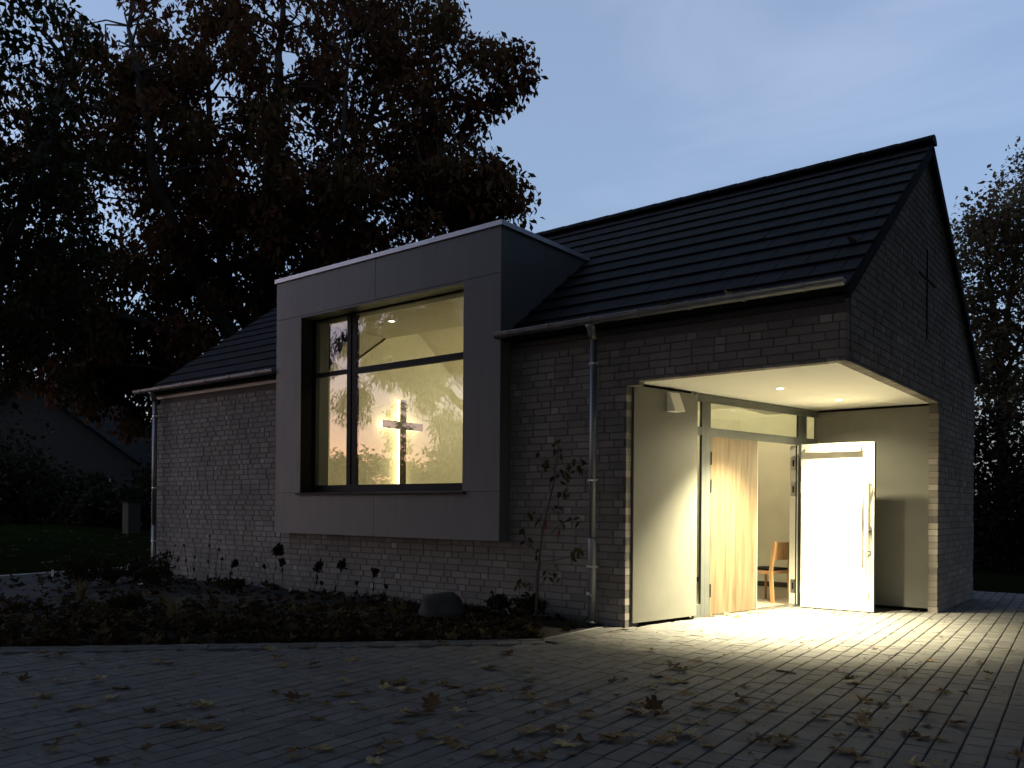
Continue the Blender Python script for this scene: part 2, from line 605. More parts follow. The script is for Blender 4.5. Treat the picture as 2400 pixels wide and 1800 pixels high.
for i in range(nrow):
    z0 = i * COURSE
    z1 = z0 + COURSE - JT
    segs = [(a - LX, b - LX) for a, b in brick_rows(LX, rnd)]
    if z1 > BZ0 + 0.03:
        segs = clip_segments(segs, BX0 + 0.06, BX1 - 0.06)
    if z0 < ZS - 0.05:
        segs = clip_segments(segs, AX, 1.0)
    for a, b in segs:
        zz0 = ZS if (z0 < ZS < z1 and a > AX - 0.01) else z0
        brick_list.append(('f', a, b, zz0, z1))
for i in range(int(5.7 / COURSE)):
    z0 = i * COURSE
    z1 = z0 + COURSE - JT
    ylo = BT + JT if z1 < roof_z(0) - 0.1 else max(BT + JT, (z1 + 0.04 - 3.40) / SL - 0.10)
    yhi = WY if z1 < roof_z(0) - 0.1 else min(WY, WY - ((z1 + 0.04 - 3.40) / SL - 0.10))
    if yhi - ylo < 0.1:
        break
    segs = [(a + ylo, b + ylo) for a, b in brick_rows(yhi - ylo, rnd)]
    if z0 < ZS - 0.05:
        segs = clip_segments(segs, -1, PY)
    for a, b in segs:
        brick_list.append(('g', a, b, ZS if (z0 < ZS < z1 and a < PY) else z0, z1))


def brick_geo(w, d, h, rr=None, ch=0.004):
    """chamfered block w (x) by d (y, front at 0) by h (z); slight wobble of the arrises"""
    j = (lambda s: rr.uniform(-s, s)) if rr else (lambda s: 0.0)
    f = [(ch, 0, ch), (w - ch, 0, ch), (w - ch, 0, h - ch), (ch, 0, h - ch)]
    f = [(x + j(.0015), y + j(.0012), z + j(.0015)) for x, y, z in f]
    e = [(0, ch, 0), (w, ch, 0), (w, ch, h), (0, ch, h)]
    e = [(x + j(.001), y, z + j(.001)) for x, y, z in e]
    b = [(x, d, z) for x, y, z in [(0, 0, 0), (w, 0, 0), (w, 0, h), (0, 0, h)]]
    v = f + e + b
    q = [(0, 1, 2, 3)] + [(4 + i, 4 + (i + 1) % 4, (i + 1) % 4, i) for i in range(4)]
    q += [(8 + i, 8 + (i + 1) % 4, 4 + (i + 1) % 4, 4 + i) for i in range(4)]
    return v, q


def brick_tint(rr, L=0.25):
    k = rr.choice([0.84, 0.88, 0.92, 0.96, 1.0, 1.0, 1.04, 1.08, 1.14])
    if L < 0.16 and rr.random() < 0.45:
        k *= rr.uniform(1.2, 1.5)
    return (k * rr.uniform(0.985, 1.015), k, k * rr.uniform(0.975, 1.015))


def brick_frame(b):
    w, a, e, z0, z1 = b
    L = e - a - JT
    if w == 'f':
        return Matrix.Translation((a + JT / 2, 0, z0)), L, z1 - z0
    return Matrix.Translation((0, a + JT / 2, z0)) @ Matrix.Rotation(math.pi / 2, 4, 'Z'), L, z1 - z0


def brick_area(b):
    w, a, e, z0, z1 = b
    if w == 'f':
        c = [(a, 0, z0), (e, 0, z0), (e, 0, z1), (a, 0, z1)]
        m = (a + e) / 2
        if m < -LX + 0.5 and False:
            return 0
    else:
        c = [(0, a, z0), (0, e, z0), (0, e, z1), (0, a, z1)]
    u, v, fw = screen(np.array(c))
    if u.max() < 0 or u.min() > 2400 or v.max() < 0 or v.min() > 1800:
        return 0
    return 0.5 * abs(sum(u[i] * v[(i + 1) % 4] - u[(i + 1) % 4] * v[i] for i in range(4)))


order = sorted(range(len(brick_list)), key=lambda i: -brick_area(brick_list[i]))
single = set(order[:300])
cache = {}
rest = {'f': MB(), 'g': MB()}
rb = random.Random(11)
for i, b in enumerate(brick_list):
    mt, L, h = brick_frame(b)
    pop = rb.uniform(-0.002, 0.003)
    mt = Matrix.Translation((0, -pop, 0) if b[0] == 'f' else (pop, 0, 0)) @ mt
    if i in single:
        key = (round(L, 2), round(h, 2), rb.randrange(7))
        if key not in cache:
            v, q = brick_geo(L, BT, h, rb)
            cache[key] = MB().add(v, q, brick_tint(rb, L)).mesh('brick', 'brick')
        o = link('brick', cache[key], front_wall if b[0] == 'f' else gable_wall)
        o.matrix_local = mt
    else:
        v, q = brick_geo(L, BT, h, rb)
        rest[b[0]].add([mt @ Vector(p) for p in v], q, brick_tint(rb, L))
rest['f'].build('brickwork', 'brick', front_wall, kind='stuff')
rest['g'].build('brickwork', 'brick', gable_wall, kind='stuff')
# left end seen edge-on: quoin returns
# ---- thin cross let into the gable bricks
cr = MB().box(-0.004, 0.010, 3.141, 3.169, 3.42, 4.51).box(-0.004, 0.010, 2.74, 3.141, 4.125, 4.153).box(-0.004, 0.010, 3.169, 3.57, 4.125, 4.153)
cr.build('relief_cross', 'black', gable_wall, label='thin dark cross set into the gable brickwork')

# ---- roof
RO = 0.05                                   # gable overhang
ang = math.atan(SL)
cosA, sinA = math.cos(ang), math.sin(ang)
def roof_pt(x, s, off=0.0, side=1):
    """point s metres up the slope from the eave line (y=-0.16), off metres above the slope"""
    y = -0.16 + s * cosA - off * sinA
    z = 3.40 + SL * (-0.06) + s * sinA + off * cosA
    return (x, y if side > 0 else WY - y, z)


SLEN = (WY / 2 + 0.16) / cosA
roof = empty('roof', None, None)
roof.parent = chapel
th = 0.05
deck = MB()
for side in (1, -1):
    for x0, x1 in ([(-LX - RO, BX0 - 0.0), (BX1, RO - 0.01)] if side > 0 else [(-LX - RO, RO - 0.01)]):
        p = [roof_pt(x0, 0, -th, side), roof_pt(x1, 0, -th, side), roof_pt(x1, SLEN - 0.01, -th, side), roof_pt(x0, SLEN - 0.01, -th, side)]
        q = [roof_pt(x0, 0, 0, side), roof_pt(x1, 0, 0, side), roof_pt(x1, SLEN - 0.01, 0, side), roof_pt(x0, SLEN - 0.01, 0, side)]
        deck.add(p + q, [(0, 1, 2, 3), (7, 6, 5, 4), (0, 4, 5, 1), (1, 5, 6, 2), (2, 6, 7, 3), (3, 7, 4, 0)])
s_bay = (1.40 + 0.16) / cosA
p = [roof_pt(BX0, s_bay, 0), roof_pt(BX1, s_bay, 0), roof_pt(BX1, SLEN - 0.01, 0), roof_pt(BX0, SLEN - 0.01, 0)]
q = [roof_pt(BX0, s_bay, -th), roof_pt(BX1, s_bay, -th), roof_pt(BX1, SLEN - 0.01, -th), roof_pt(BX0, SLEN - 0.01, -th)]
deck.add(p + q, [(0, 1, 2, 3), (7, 6, 5, 4), (0, 4, 5, 1), (1, 5, 6, 2), (2, 6, 7, 3), (3, 7, 4, 0)])
deck.build('roof_deck', 'black', roof)
GAUGE, TW = 0.345, 0.300
tiles = []
ncourse = int(SLEN / GAUGE) + 1
for c in range(ncourse):
    s0 = c * GAUGE - 0.03
    s1 = min(s0 + GAUGE + 0.06, SLEN - 0.02)
    if s1 - s0 < 0.12:
        continue
    x = RO + 0.02 - (TW / 2 if c % 2 else 0) + (0 if c % 2 == 0 else TW)
    x = RO + 0.012
    first = TW / 2 if c % 2 else TW
    while x > -LX - RO:
        w = first
        first = TW
        a, b = max(x - w, -LX - RO), x
        x -= w
        yt = roof_pt(0, s1)[1]
        if a < BX1 and b > BX0 and yt < 1.45:      # the bay stands here
            if b > BX1 + 0.03:
                a = BX1 + 0.004
            elif a < BX0 - 0.03:
                b = BX0 - 0.004
            else:
                continue
        tiles.append((a + 0.0015, b - 0.0015, s0, s1))


def tile_geo(a, b, s0, s1, rr):
    t = 0.020
    lo, hi = 0.034 + rr.uniform(-.0025, .0025), 0.006
    c = 0.004
    v = []
    for (x, s, o) in [(a, s0 + .006, lo - t), (b, s0 + .006, lo - t), (b, s1, hi - t), (a, s1, hi - t),
                      (a, s0, lo - c), (b, s0, lo - c), (a + c, s0 + c, lo), (b - c, s0 + c, lo), (b - c, s1, hi), (a + c, s1, hi), (b, s1, hi - c), (a, s1, hi - c)]:
        v.append(roof_pt(x, s, o))
    f = [(0, 3, 2, 1), (6, 7, 8, 9), (4, 5, 7, 6), (0, 1, 5, 4), (5, 10, 8, 7), (4, 6, 9, 11), (1, 2, 10, 5), (0, 4, 11, 3), (3, 11, 10, 2)]
    return v, f


def tile_area(t):
    c = np.array([roof_pt(t[0], t[2]), roof_pt(t[1], t[2]), roof_pt(t[1], t[3]), roof_pt(t[0], t[3])])
    if t[0] < BX1 - 0.5 and t[0] > BX0 - 6 and False:
        return 0
    u, v, fw = screen(c)
    return 0.5 * abs(sum(u[i] * v[(i + 1) % 4] - u[(i + 1) % 4] * v[i] for i in range(4)))


def tile_hidden(t):
    """behind the bay as the photo sees it"""
    u, v, fw = screen(np.array(roof_pt((t[0] + t[1]) / 2, (t[2] + t[3]) / 2, 0.03)))
    return 660 < u < 1165 and t[0] < BX1


rt = random.Random(5)
order = sorted([i for i in range(len(tiles)) if not tile_hidden(tiles[i])], key=lambda i: -tile_area(tiles[i]))
single = set(order[:300])
tcache, trest = {}, MB()
for i, t in enumerate(tiles):
    k = rt.uniform(0.75, 1.25)
    if i in single:
        key = (round(t[1] - t[0], 3), round(t[3] - t[2], 3), rt.randrange(6))
        if key not in tcache:
            v, f = tile_geo(0, t[1] - t[0], 0, t[3] - t[2], rt)
            o0 = roof_pt(0, 0)
            v = [(p[0], p[1] - o0[1], p[2] - o0[2]) for p in v]
            tcache[key] = MB().add(v, f, (k, k, k)).mesh('roof_tile', 'tile')
        o = link('roof_tile', tcache[key], roof)
        o.location = roof_pt(t[0], t[2])
    else:
        v, f = tile_geo(*t, rt)
        trest.add(v, f, (k, k, k))
trest.build('tiling', 'tile', roof, kind='stuff')
# rear slope: joined courses
rear = MB()
for c in range(ncourse - 1):
    s0, s1 = c * GAUGE, min((c + 1) * GAUGE + 0.03, SLEN - 0.02)
    v = [roof_pt(x, s, o, -1) for x in (-LX - RO, RO) for s, o in ((s0, .012), (s0, .034), (s1, .006))]
    rear.add(v, [(0, 1, 4, 3), (1, 2, 5, 4), (0, 2, 1), (3, 4, 5)], (1, 1, 1))
rear.build('rear_tiling', 'tile', roof, kind='stuff')
# ridge caps: half-round, overlapping
zr = roof_pt(0, SLEN)[2]
x = RO + 0.03
first = True
capmesh = None
k = 0
while x > -LX - RO:
    L = 0.42
    if capmesh is None:
        mb = MB()
        prof = []
        for j in range(9):
            t = math.pi * (0.08 + 0.84 * j / 8)
            prof.append((math.cos(t), math.sin(t)))
        vs = []
        for (xx, r0) in ((0.0, 0.131), (-L - 0.03, 0.125)):
            for rr_ in (r0, r0 - 0.016):
                vs += [(xx, -c * rr_, s_ * rr_ * 0.95 - 0.075) for c, s_ in prof]
        fs = []
        for j in range(8):
            fs += [(j, j + 1, 18 + j + 1, 18 + j), (9 + j + 1, 9 + j, 27 + j, 27 + j + 1), (j + 1, j, 9 + j, 9 + j + 1), (18 + j, 18 + j + 1, 27 + j + 1, 27 + j)]
        fs += [(0, 18, 27, 9), (8, 17, 35, 26)]
        # closed front end disc on the first cap only comes separately
        capmesh = mb.add(vs, fs, (0.95, 0.95, 0.95)).mesh('ridge_tile', 'tile', smooth=False)
    o = link('ridge_tile', capmesh, roof)
    o.location = (x, WY / 2, zr + 0.05)
    x -= L
endv = [(RO + 0.028, WY / 2 - math.cos(math.pi * (0.08 + .84 * j / 8)) * .128, zr - 0.025 + math.sin(math.pi * (.08 + .84 * j / 8)) * .12) for j in range(9)]
endv2 = [(p[0] - 0.03, p[1], p[2]) for p in endv]
MB().add(endv + endv2, [tuple(range(9)), tuple(range(17, 8, -1))] + [(j, j + 9, (j + 1) % 9 + 9, (j + 1) % 9) for j in range(9)], (1, 1, 1)).build('ridge_end_disc', 'tile', roof)
# verge strips along the gable
for side in (1, -1):
    v = []
    for xx in (RO - 0.035, RO + 0.016):
        v += [roof_pt(xx, -0.02, -0.11, side), roof_pt(xx, SLEN + 0.0, -0.11, side), roof_pt(xx, SLEN + 0.0, 0.0, side), roof_pt(xx, -0.02, 0.0, side)]
    MB().add(v, [(0, 1, 2, 3), (7, 6, 5, 4), (0, 4, 5, 1), (1, 5, 6, 2), (2, 6, 7, 3), (3, 7, 4, 0)]).build('verge_board', 'black', roof)

# ---- fascia, gutters, downpipes
def gutter(x0, x1, name='gutter', nbr=5):
    """half-round channel with a rolled front bead"""
    mb = MB()
    yc, zc, r = -0.215, 3.405, 0.055
    prof = [(yc + r * math.cos(t), zc + r * math.sin(t)) for t in [math.pi * (1 + i / 10) for i in range(11)]]
    inn = [(yc + (r - .004) * math.cos(t), zc + (r - .004) * math.sin(t)) for t in [math.pi * (2 - i / 10) for i in range(11)]]
    mb.prism(prof + inn, 'x', x0, x1)
    mb.tube([(x0, yc - r, zc + 0.006), (x1, yc - r, zc + 0.006)], 0.0095, 8)
    g = mb.build(name, 'zinc', chapel)
    cap = [(yc, zc)] + prof
    for xx in (x0 - 0.003, x1):
        MB().prism(prof, 'x', xx, xx + 0.003).build('end_cap', 'zinc', g)
    bm = None
    for i in range(nbr):
        xx = x0 + (x1 - x0) * (i + 0.35) / nbr
        if bm is None:
            b = MB()
            rr = r + 0.004
            pr = [(yc + rr * math.cos(t), zc + rr * math.sin(t)) for t in [math.pi * (1 + i_ / 10) for i_ in range(11)]]
            po = [(yc + (rr + .004) * math.cos(t), zc + (rr + .004) * math.sin(t)) for t in [math.pi * (2 - i_ / 10) for i_ in range(11)]]
            b.prism(pr + po, 'x', 0, 0.028)
            b.box(0, 0.028, yc - r - 0.016, yc - r + 0.004, zc - 0.004, zc + 0.016)
            bm = b.mesh('gutter_bracket', 'zinc')
        o = link('gutter_bracket', bm, g)
        o.location = (xx, 0, 0)
    return g


gutter(BX1 - 0.06, 0.045, nbr=7)
gutter(-LX - 0.20, BX0 - 0.03, nbr=6)
MB().box(-LX - 0.02, BX0 - 0.002, -0.022, -0.001, Z_BRICK + 0.004, 3.355).build('fascia', 'white', chapel, label='white painted board under the left gutter')
MB().box(BX1 + 0.002, -0.006, -0.022, -0.001, Z_BRICK + 0.004, 3.355).build('fascia', 'reveal', chapel, label='board under the right gutter, shade put into its dark colour')  # same white board as on the left; its shade is put into the colour


def downpipe(x, ztop, name='downpipe', socket=True):
    mb = MB()
    y = -0.135
    # funnel outlet from the gutter
    mb.tube([(x - 0.005, -0.195, 3.375), (x - 0.003, -0.175, 3.335), (x, y - 0.03, 3.26), (x, y, 3.20)], [0.068, 0.060, 0.046, 0.041], 14)
    mb.tube([(x, y, 3.22), (x, y, 0.95)], 0.040, 14)
    d = mb.build(name, 'zinc', chapel, smooth=True)
    if socket:
        sp = MB().tube([(x, y, 0.99), (x, y, 0.97), (x, y, 0.90), (x, y, 0.03)], [0.043, 0.049, 0.049, 0.049], 14)
        sp.tube([(x, y - 0.042, 0.36), (x, y - 0.066, 0.36)], 0.036, 12)
        sp.build('standpipe', 'zinc', d, smooth=True)
    else:
        MB().tube([(x, y, 0.97), (x, y, 0.0)], 0.040, 12).build('lower_pipe', 'zinc', d, smooth=True)
    cm = None
    for zz in (2.92, 1.62, 0.66, 0.045):
        r = 0.0445 if zz > 1 else 0.053
        c = MB().tube([(x, y, zz), (x, y, zz + 0.018)], r, 14)
        c.box(x + r - 0.004, x + r + 0.022, y - 0.008, y + 0.008, zz - 0.004, zz + 0.022)
        c.box(x - r - 0.018, x - r + 0.004, y - 0.008, y + 0.008, zz - 0.004, zz + 0.022)
        c.box(x - 0.006, x + 0.006, y + r - 0.004, 0.006, zz, zz + 0.014)
        c.build('pipe_clamp', 'steel', d)
    return d


downpipe(-2.69, 3.3)
downpipe(-12.13, 3.3, socket=False)

# ---- window bay
bay = empty('window_bay', None, None)
bay.parent = chapel
core = MB()
gy0, gy1 = BY + 0.012, 0.34
core.box(BX0 + 0.01, OX0 - 0.012, gy0, gy1, BZ0 + 0.01, BZ1 - 0.002)
core.box(OX1 + 0.012, BX1 - 0.01, gy0, gy1, BZ0 + 0.01, BZ1 - 0.002)
core.box(OX0 - 0.012, OX1 + 0.012, gy0, gy1, BZ0 + 0.01, OZ0 - 0.03)
core.box(OX0 - 0.012, OX1 + 0.012, gy0, gy1, OZ1 + 0.012, BZ1 - 0.002)
core.build('bay_core', 'reveal', bay)
# cheeks and top behind the front (cheek reaches back to the roof)
for xx in (BX0 + 0.01, BX1 - 0.20):
    MB().prism([(gy1, 3.0), (gy1, BZ1 - 0.002), (1.75, BZ1 - 0.002), (1.75, 4.55), (1.0, 4.0)], 'x', xx, xx + 0.19).build('cheek_core', 'reveal', bay)
MB().box(BX0 + 0.2, BX1 - 0.2, gy1, 1.75, 4.42, BZ1 - 0.003).build('bay_roof', 'reveal', bay)
g4 = 0.004
XM = -6.205
for (x0, x1, z0, z1) in [(BX0, XM - g4, 4.15 + g4, BZ1), (XM + g4, BX1, 4.15 + g4, BZ1), (BX0, OX0, OZ0 + g4, 4.15 - g4), (OX1, BX1, OZ0 + g4, 4.15 - g4),
                         (BX0, XM - g4, BZ0, OZ0 - g4), (XM + g4, BX1, BZ0, OZ0 - g4)]:
    MB().box(x0, x1, BY, BY + 0.010, z0, z1).build('cladding_panel', 'panel', bay)
MB().box(OX0, OX1, BY + 0.001, BY + 0.011, OZ1, 4.15 - g4).build('cladding_panel', 'panel', bay)
for xx in (BX0, BX1 - 0.010):
    MB().prism([(BY + 0.014, BZ0), (0.02, BZ0), (0.02, 3.50), (1.60, 3.50 + 1.58 * SL), (1.72, BZ1), (BY + 0.014, BZ1)], 'x', xx + (0.0 if xx < -5 else 0), xx + 0.010).build('cheek_panel', 'panel', bay)
# lining of the opening
MB().box(OX0 - 0.010, OX0, BY + 0.012, 0.08, OZ0, OZ1).build('side_lining', 'black', bay)
MB().box(OX1, OX1 + 0.010, BY + 0.012, 0.08, OZ0, OZ1).build('side_lining', 'black', bay)
MB().box(OX0, OX1, BY + 0.012, 0.08, OZ1, OZ1 + 0.010).build('head_lining', 'panel', bay)
# coping
cp = MB()
cp.box(BX0 - 0.025, BX1 + 0.025, BY - 0.025, 1.70, BZ1 + 0.001, BZ1 + 0.060)
cp.build('coping', 'coping', bay)
MB().box(BX0 + 0.1, BX1 - 0.1, BY + 0.1, 1.72, BZ1 + 0.061, BZ1 + 0.064).build('bay_membrane', 'black', bay)
# sill
MB().prism([(BY - 0.045, OZ0 - 0.032), (BY - 0.045, OZ0 - 0.006), (0.085, OZ0 + 0.022), (0.085, OZ0 - 0.004), (BY - 0.003, OZ0 - 0.020), (BY - 0.003, OZ0 - 0.032)], 'x', OX0 - 0.05, OX1 + 0.05).build('window_sill', 'frame', bay)
# frame and panes at y = 0.05 .. 0.12
FY0, FY1 = 0.055, 0.125
ZT0, ZT1 = 3.238, 3.322
XU0, XU1 = -7.075, -6.885
fz0, fz1, fx0, fx1 = 1.632, 4.098, -7.788, -4.625
fr = MB()
fr.box(OX0, fx0, FY0, FY1, OZ0 + 0.02, OZ1)
fr.box(fx1, OX1, FY0, FY1, OZ0 + 0.02, OZ1)
fr.box(fx0, fx1, FY0 + .001, FY1 - .001, OZ0 + 0.02, fz0)
fr.box(fx0, fx1, FY0 + .001, FY1 - .001, fz1, OZ1)
fr.box(XU0, XU0 + 0.085, FY0 - .004, FY1 - .002, fz0, fz1)
fr.box(XU1 - 0.085, XU1, FY0 + .006, FY1 - .004, fz0, fz1)
fr.box(XU0 + 0.085, XU1 - 0.085, FY0 + .018, FY1 - .006, fz0, fz1)
fr.box(fx0, XU0, FY0 + .003, FY1 - .003, ZT0 + .02, ZT1)
fr.box(XU1, fx1, FY0 + .003, FY1 - .003, ZT0, ZT1)
fr.build('window_frame', 'frame', bay)
for (x0, x1, z0, z1) in [(fx0, XU0, fz0, ZT0 + .02), (XU1, fx1, fz0, ZT0), (fx0, XU0, ZT1, fz1), (XU1, fx1, ZT1, fz1)]:
    MB().box(x0 - .01, x1 + .01, 0.078, 0.102, z0 - .01, z1 + .01).build('window_pane', 'glass', bay)

# ---- porch
porch = empty('porch', None, None)
porch.parent = chapel
MB().box(AX - 0.02, -BT - 0.004, 0.035, 4.05, ZS + 0.012, ZS + 0.05).build('soffit', 'soffit', porch)
MB().box(-BT - 0.003, -0.003, BT + 0.012, PY - 0.004, ZS + 0.001, ZS + 0.006).build('lintel_underside', 'soffit', porch)
P0, P1 = Vector((-2.355, 0.118, 0)), Vector((-1.56, 3.95, 0))
T = (P1 - P0).normalized()
N = Vector((T.y, -T.x, 0))
WL = (P1 - P0).length


def slant(mb_name, parts, m, parent, **kw):
    """boxes given as (s0,s1,d0,d1,z0,z1) along the slanted entrance wall; d grows outwards"""
    mb = MB()
    for (s0, s1, d0, d1, z0, z1) in parts:
        v = []
        for z in (z0, z1):
            for d in (d0, d1):
                for s_ in (s0, s1):
                    p = P0 + T * s_ + N * d
                    v.append((p.x, p.y, z))
        mb.add(v, [(0, 1, 3, 2), (4, 6, 7, 5), (0, 4, 5, 1), (2, 3, 7, 6), (0, 2, 6, 4), (1, 5, 7, 3)])
    return mb.build(mb_name, m, parent, **kw)


slant('side_panel', [(0.012, 1.14, -0.03, 0.035, 0.042, 2.688)], 'olive', porch)
slant('panel_backing', [(0.0, 1.10, -0.12, -0.035, 0.0, 2.74)], 'black', porch)
MB().box(-1.62, -0.125, PY + 0.075, PY + 0.115, 0.042, 2.688).build('back_panel', 'olive', porch)
MB().box(-1.62, -BT, PY + 0.117, PY + 0.30, 0.0, 2.74).build('panel_backing', 'black', porch)
# door frame
door_frame = slant('door_frame', [
    (1.145, 3.93, -0.036, 0.0, 2.618, 2.712),
    (1.272, 1.345, -0.036, 0.0, 0.0, 2.617), (1.349, 1.442, -0.036, -0.001, 0.0, 2.617),
    (1.145, 1.272, -0.036, -0.002, 2.212, 2.312), (1.145, 1.272, -0.036, -0.002, 0.0, 0.165),
    (1.442, 3.405, -0.036, -0.002, 2.212, 2.312), (3.61, 3.93, -0.036, -0.002, 2.212, 2.312),
    (3.405, 3.515, -0.036, -0.001, 0.0, 2.617), (3.52, 3.61, -0.036, -0.002, 0.0, 2.617),
    (3.905, 3.95, -0.036, -0.0015, 0.0, 2.617), (3.61, 3.905, -0.036, -0.002, 0.0, 0.165)], 'dframe', porch)
for (a, b, z0, z1) in [(1.14, 1.272, 2.312, 2.618), (1.14, 1.272, 0.165, 2.212), (1.442, 3.405, 2.312, 2.618), (3.61, 3.905, 2.312, 2.618), (3.61, 3.905, 0.165, 2.212)]:
    slant('door_pane', [(a, b, -0.026, -0.014, z0, z1)], 'doorglass', porch)
slant('threshold', [(1.44, 3.41, -0.12, 0.01, 0.001, 0.014)], 'steel', porch)
# closed oak leaf
leaf = slant('oak_door', [(1.450, 2.440, -0.062, -0.004, 0.022, 2.206)], 'oak', porch, label='light oak door leaf standing shut')
slant('door_hinge', [(1.443, 1.456, -0.006, 0.010, 1.86, 2.02)], 'black', leaf)
slant('door_hinge', [(1.443, 1.456, -0.006, 0.010, 1.52, 1.68)], 'black', leaf)
slant('door_hinge', [(1.443, 1.456, -0.006, 0.010, 0.24, 0.40)], 'black', leaf)
slant('door_edge', [(2.441, 2.452, -0.058, -0.008, 0.022, 2.206)], 'doorwhite', leaf)
jl = slant('jamb_lining', [(3.393, 3.403, -0.125, -0.0025, 0.02, 2.205)], 'doorwhite', porch)
slant('jamb_seal', [(3.389, 3.3925, -0.034, -0.016, 0.02, 2.20)], 'black', jl)
for zz in (1.96, 1.60, 0.27):
    slant('hinge_plate', [(3.386, 3.3925, -0.100, -0.036, zz - 0.09, zz + 0.09)], 'steel', jl)
    slant('hinge_pocket', [(3.3835, 3.3858, -0.078, -0.056, zz - 0.045, zz + 0.045)], 'black', jl)
# open leaf, standing square to the gable
DX0, DX1, DY0, DY1 = -1.565, -0.628, 3.285, 3.350
od = MB().box(DX0, DX1, DY0, DY1, 0.012, 2.200).build('open_door', 'doorwhite', porch, label='cream door leaf standing open with long pull handle')
MB().box(DX1 + .0005, DX1 + 0.006, DY0 + 0.012, DY1 - 0.012, 0.02, 2.19).build('edge_strip', 'dframe', od)
h = MB().tube([(-0.745, DY0 - 0.075, 0.58), (-0.745, DY0 - 0.075, 1.86)], 0.0125, 10)
h.tube([(-0.745, DY0 - 0.075, 0.79), (-0.668, DY0 - 0.03, 0.79), (-0.668, DY0 + 0.002, 0.79)], 0.009, 8)
h.tube([(-0.745, DY0 - 0.075, 1.66), (-0.668, DY0 - 0.03, 1.66), (-0.668, DY0 + 0.002, 1.66)], 0.009, 8)
h.build('pull_handle', 'steel', od, smooth=True)
lk = MB().box(-0.690, -0.655, DY0 - 0.010, DY0 - 0.0005, 1.01, 1.11)
lk.build('lock_plate', 'steel', od)
MB().tube([(-0.672, DY0 - 0.026, 1.045), (-0.672, DY0 - 0.009, 1.045)], 0.011, 10).build('lock_cylinder', 'black', od)
MB().tube([(-0.690, DY0 - 0.02, 0.24), (-0.690, DY0 - 0.0005, 0.24)], 0.009, 8).tube([(-0.690, DY0 - 0.012, 0.235), (-0.684, DY0 - 0.010, 0.165)], 0.0035, 6).build('door_stay', 'steel', od)
MB().box(-1.50, -0.79, DY0 - 0.045, DY0 - 0.0005, 2.085, 2.165).build('door_closer', 'doorwhite', od)
for zz in (1.98, 1.62, 0.27):
    MB().box(DX0 - 0.010, DX0 - 0.0005, DY0 + 0.004, DY1 - 0.004, zz - 0.075, zz + 0.075).build('door_hinge', 'steel', od)
    MB().box(DX0 - 0.0135, DX0 - 0.0101, DY0 + 0.022, DY1 - 0.018, zz - 0.03, zz + 0.03).build('hinge_screw', 'black', od)

# ---- room behind: floor, walls, sloping ceilings, bay ceiling
room = empty('room', None, None)
room.parent = chapel
WX = -9.25                                   # cross wall
IY0, IY1 = 0.32, 5.95
MB().prism([(WX, IY0), (-2.52, IY0), (P0.x + T.x * 1.14 - 0.06, P0.y + T.y * 1.14), (-1.60, 3.95), (-1.60, IY1), (WX, IY1)], 'z', -0.04, 0.006).build('room_floor', 'roomfloor', room)
zi0 = 3.08                                   # inner eaves
zi = lambda y: zi0 + 0.71 * (y - IY0 if y <= WY / 2 else WY - IY0 - y)
MB().prism([(IY0 - .05, 0), (IY1 + .1, 0), (IY1 + .1, zi(IY1)), (WY / 2, zi(WY / 2) + 0.05), (IY0 - .05, zi(IY0))], 'x', WX - 0.12, WX).build('cross_wall', 'plaster', room)
MB().box(WX, -0.12, IY1, IY1 + 0.03, 0, 3.12).build('room_wall', 'plaster', room)
MB().box(WX, -8.22, 0.303, IY0, 0, 3.10).box(-8.22, -4.18, 0.303, IY0, 0, 1.60).box(-4.18, -2.5, 0.303, IY0, 0, 3.10).build('room_wall', 'plaster', room)
MB().box(-1.60, -1.56, 4.16, IY1, 0, 3.12).build('room_wall', 'plaster', room)
MB().box(-5.0, -1.6, IY1 - 0.018, IY1 - 0.001, 0.006, 0.09).build('skirting', 'skirting', room)
def slab(xa, xb, ya, yb, m='plaster'):
    return [(xa, ya, zi(ya)), (xb, ya, zi(ya)), (xb, yb, zi(yb)), (xa, yb, zi(yb)), (xa, ya, zi(ya) + .04), (xb, ya, zi(ya) + .04), (xb, yb, zi(yb) + .04), (xa, yb, zi(yb) + .04)]
BF = [(0, 1, 2, 3), (7, 6, 5, 4), (0, 4, 5, 1), (1, 5, 6, 2), (2, 6, 7, 3), (3, 7, 4, 0)]
yb = IY0 + (4.20 - zi0) / 0.71
ce = MB()
ce.add(slab(WX, -8.22, IY0, WY / 2), BF).add(slab(-4.18, -2.4, IY0, WY / 2), BF).add(slab(-8.22, -4.18, yb, WY / 2), BF)
ce.add([(x_, y_, z_) for (x_, y_, z_) in slab(WX, -0.13, WY / 2, IY1 + .02)], BF)
ce.add(slab(-2.4, -0.13, 1.2, WY / 2), BF)
ce.build('sloping_ceiling', 'plaster', room)
MB().box(-8.22, -4.18, 0.13, yb + 0.02, 4.20, 4.24).build('bay_ceiling', 'plaster', room)
for xx in (-8.26, -4.18):
    MB().prism([(0.13, 1.55), (IY0, 1.55), (IY0, zi0), (yb, 4.20), (0.13, 4.20)], 'x', xx, xx + 0.04).build('bay_cheek', 'plaster', room)
MB().box(-8.22, -4.18, 0.128, 0.36, 1.55, 1.60).build('inner_sill', 'plaster', room)
MB().box(-2.4, -0.13, 0.3, 1.2, 2.80, 2.84).build('porch_roof', 'black', room)

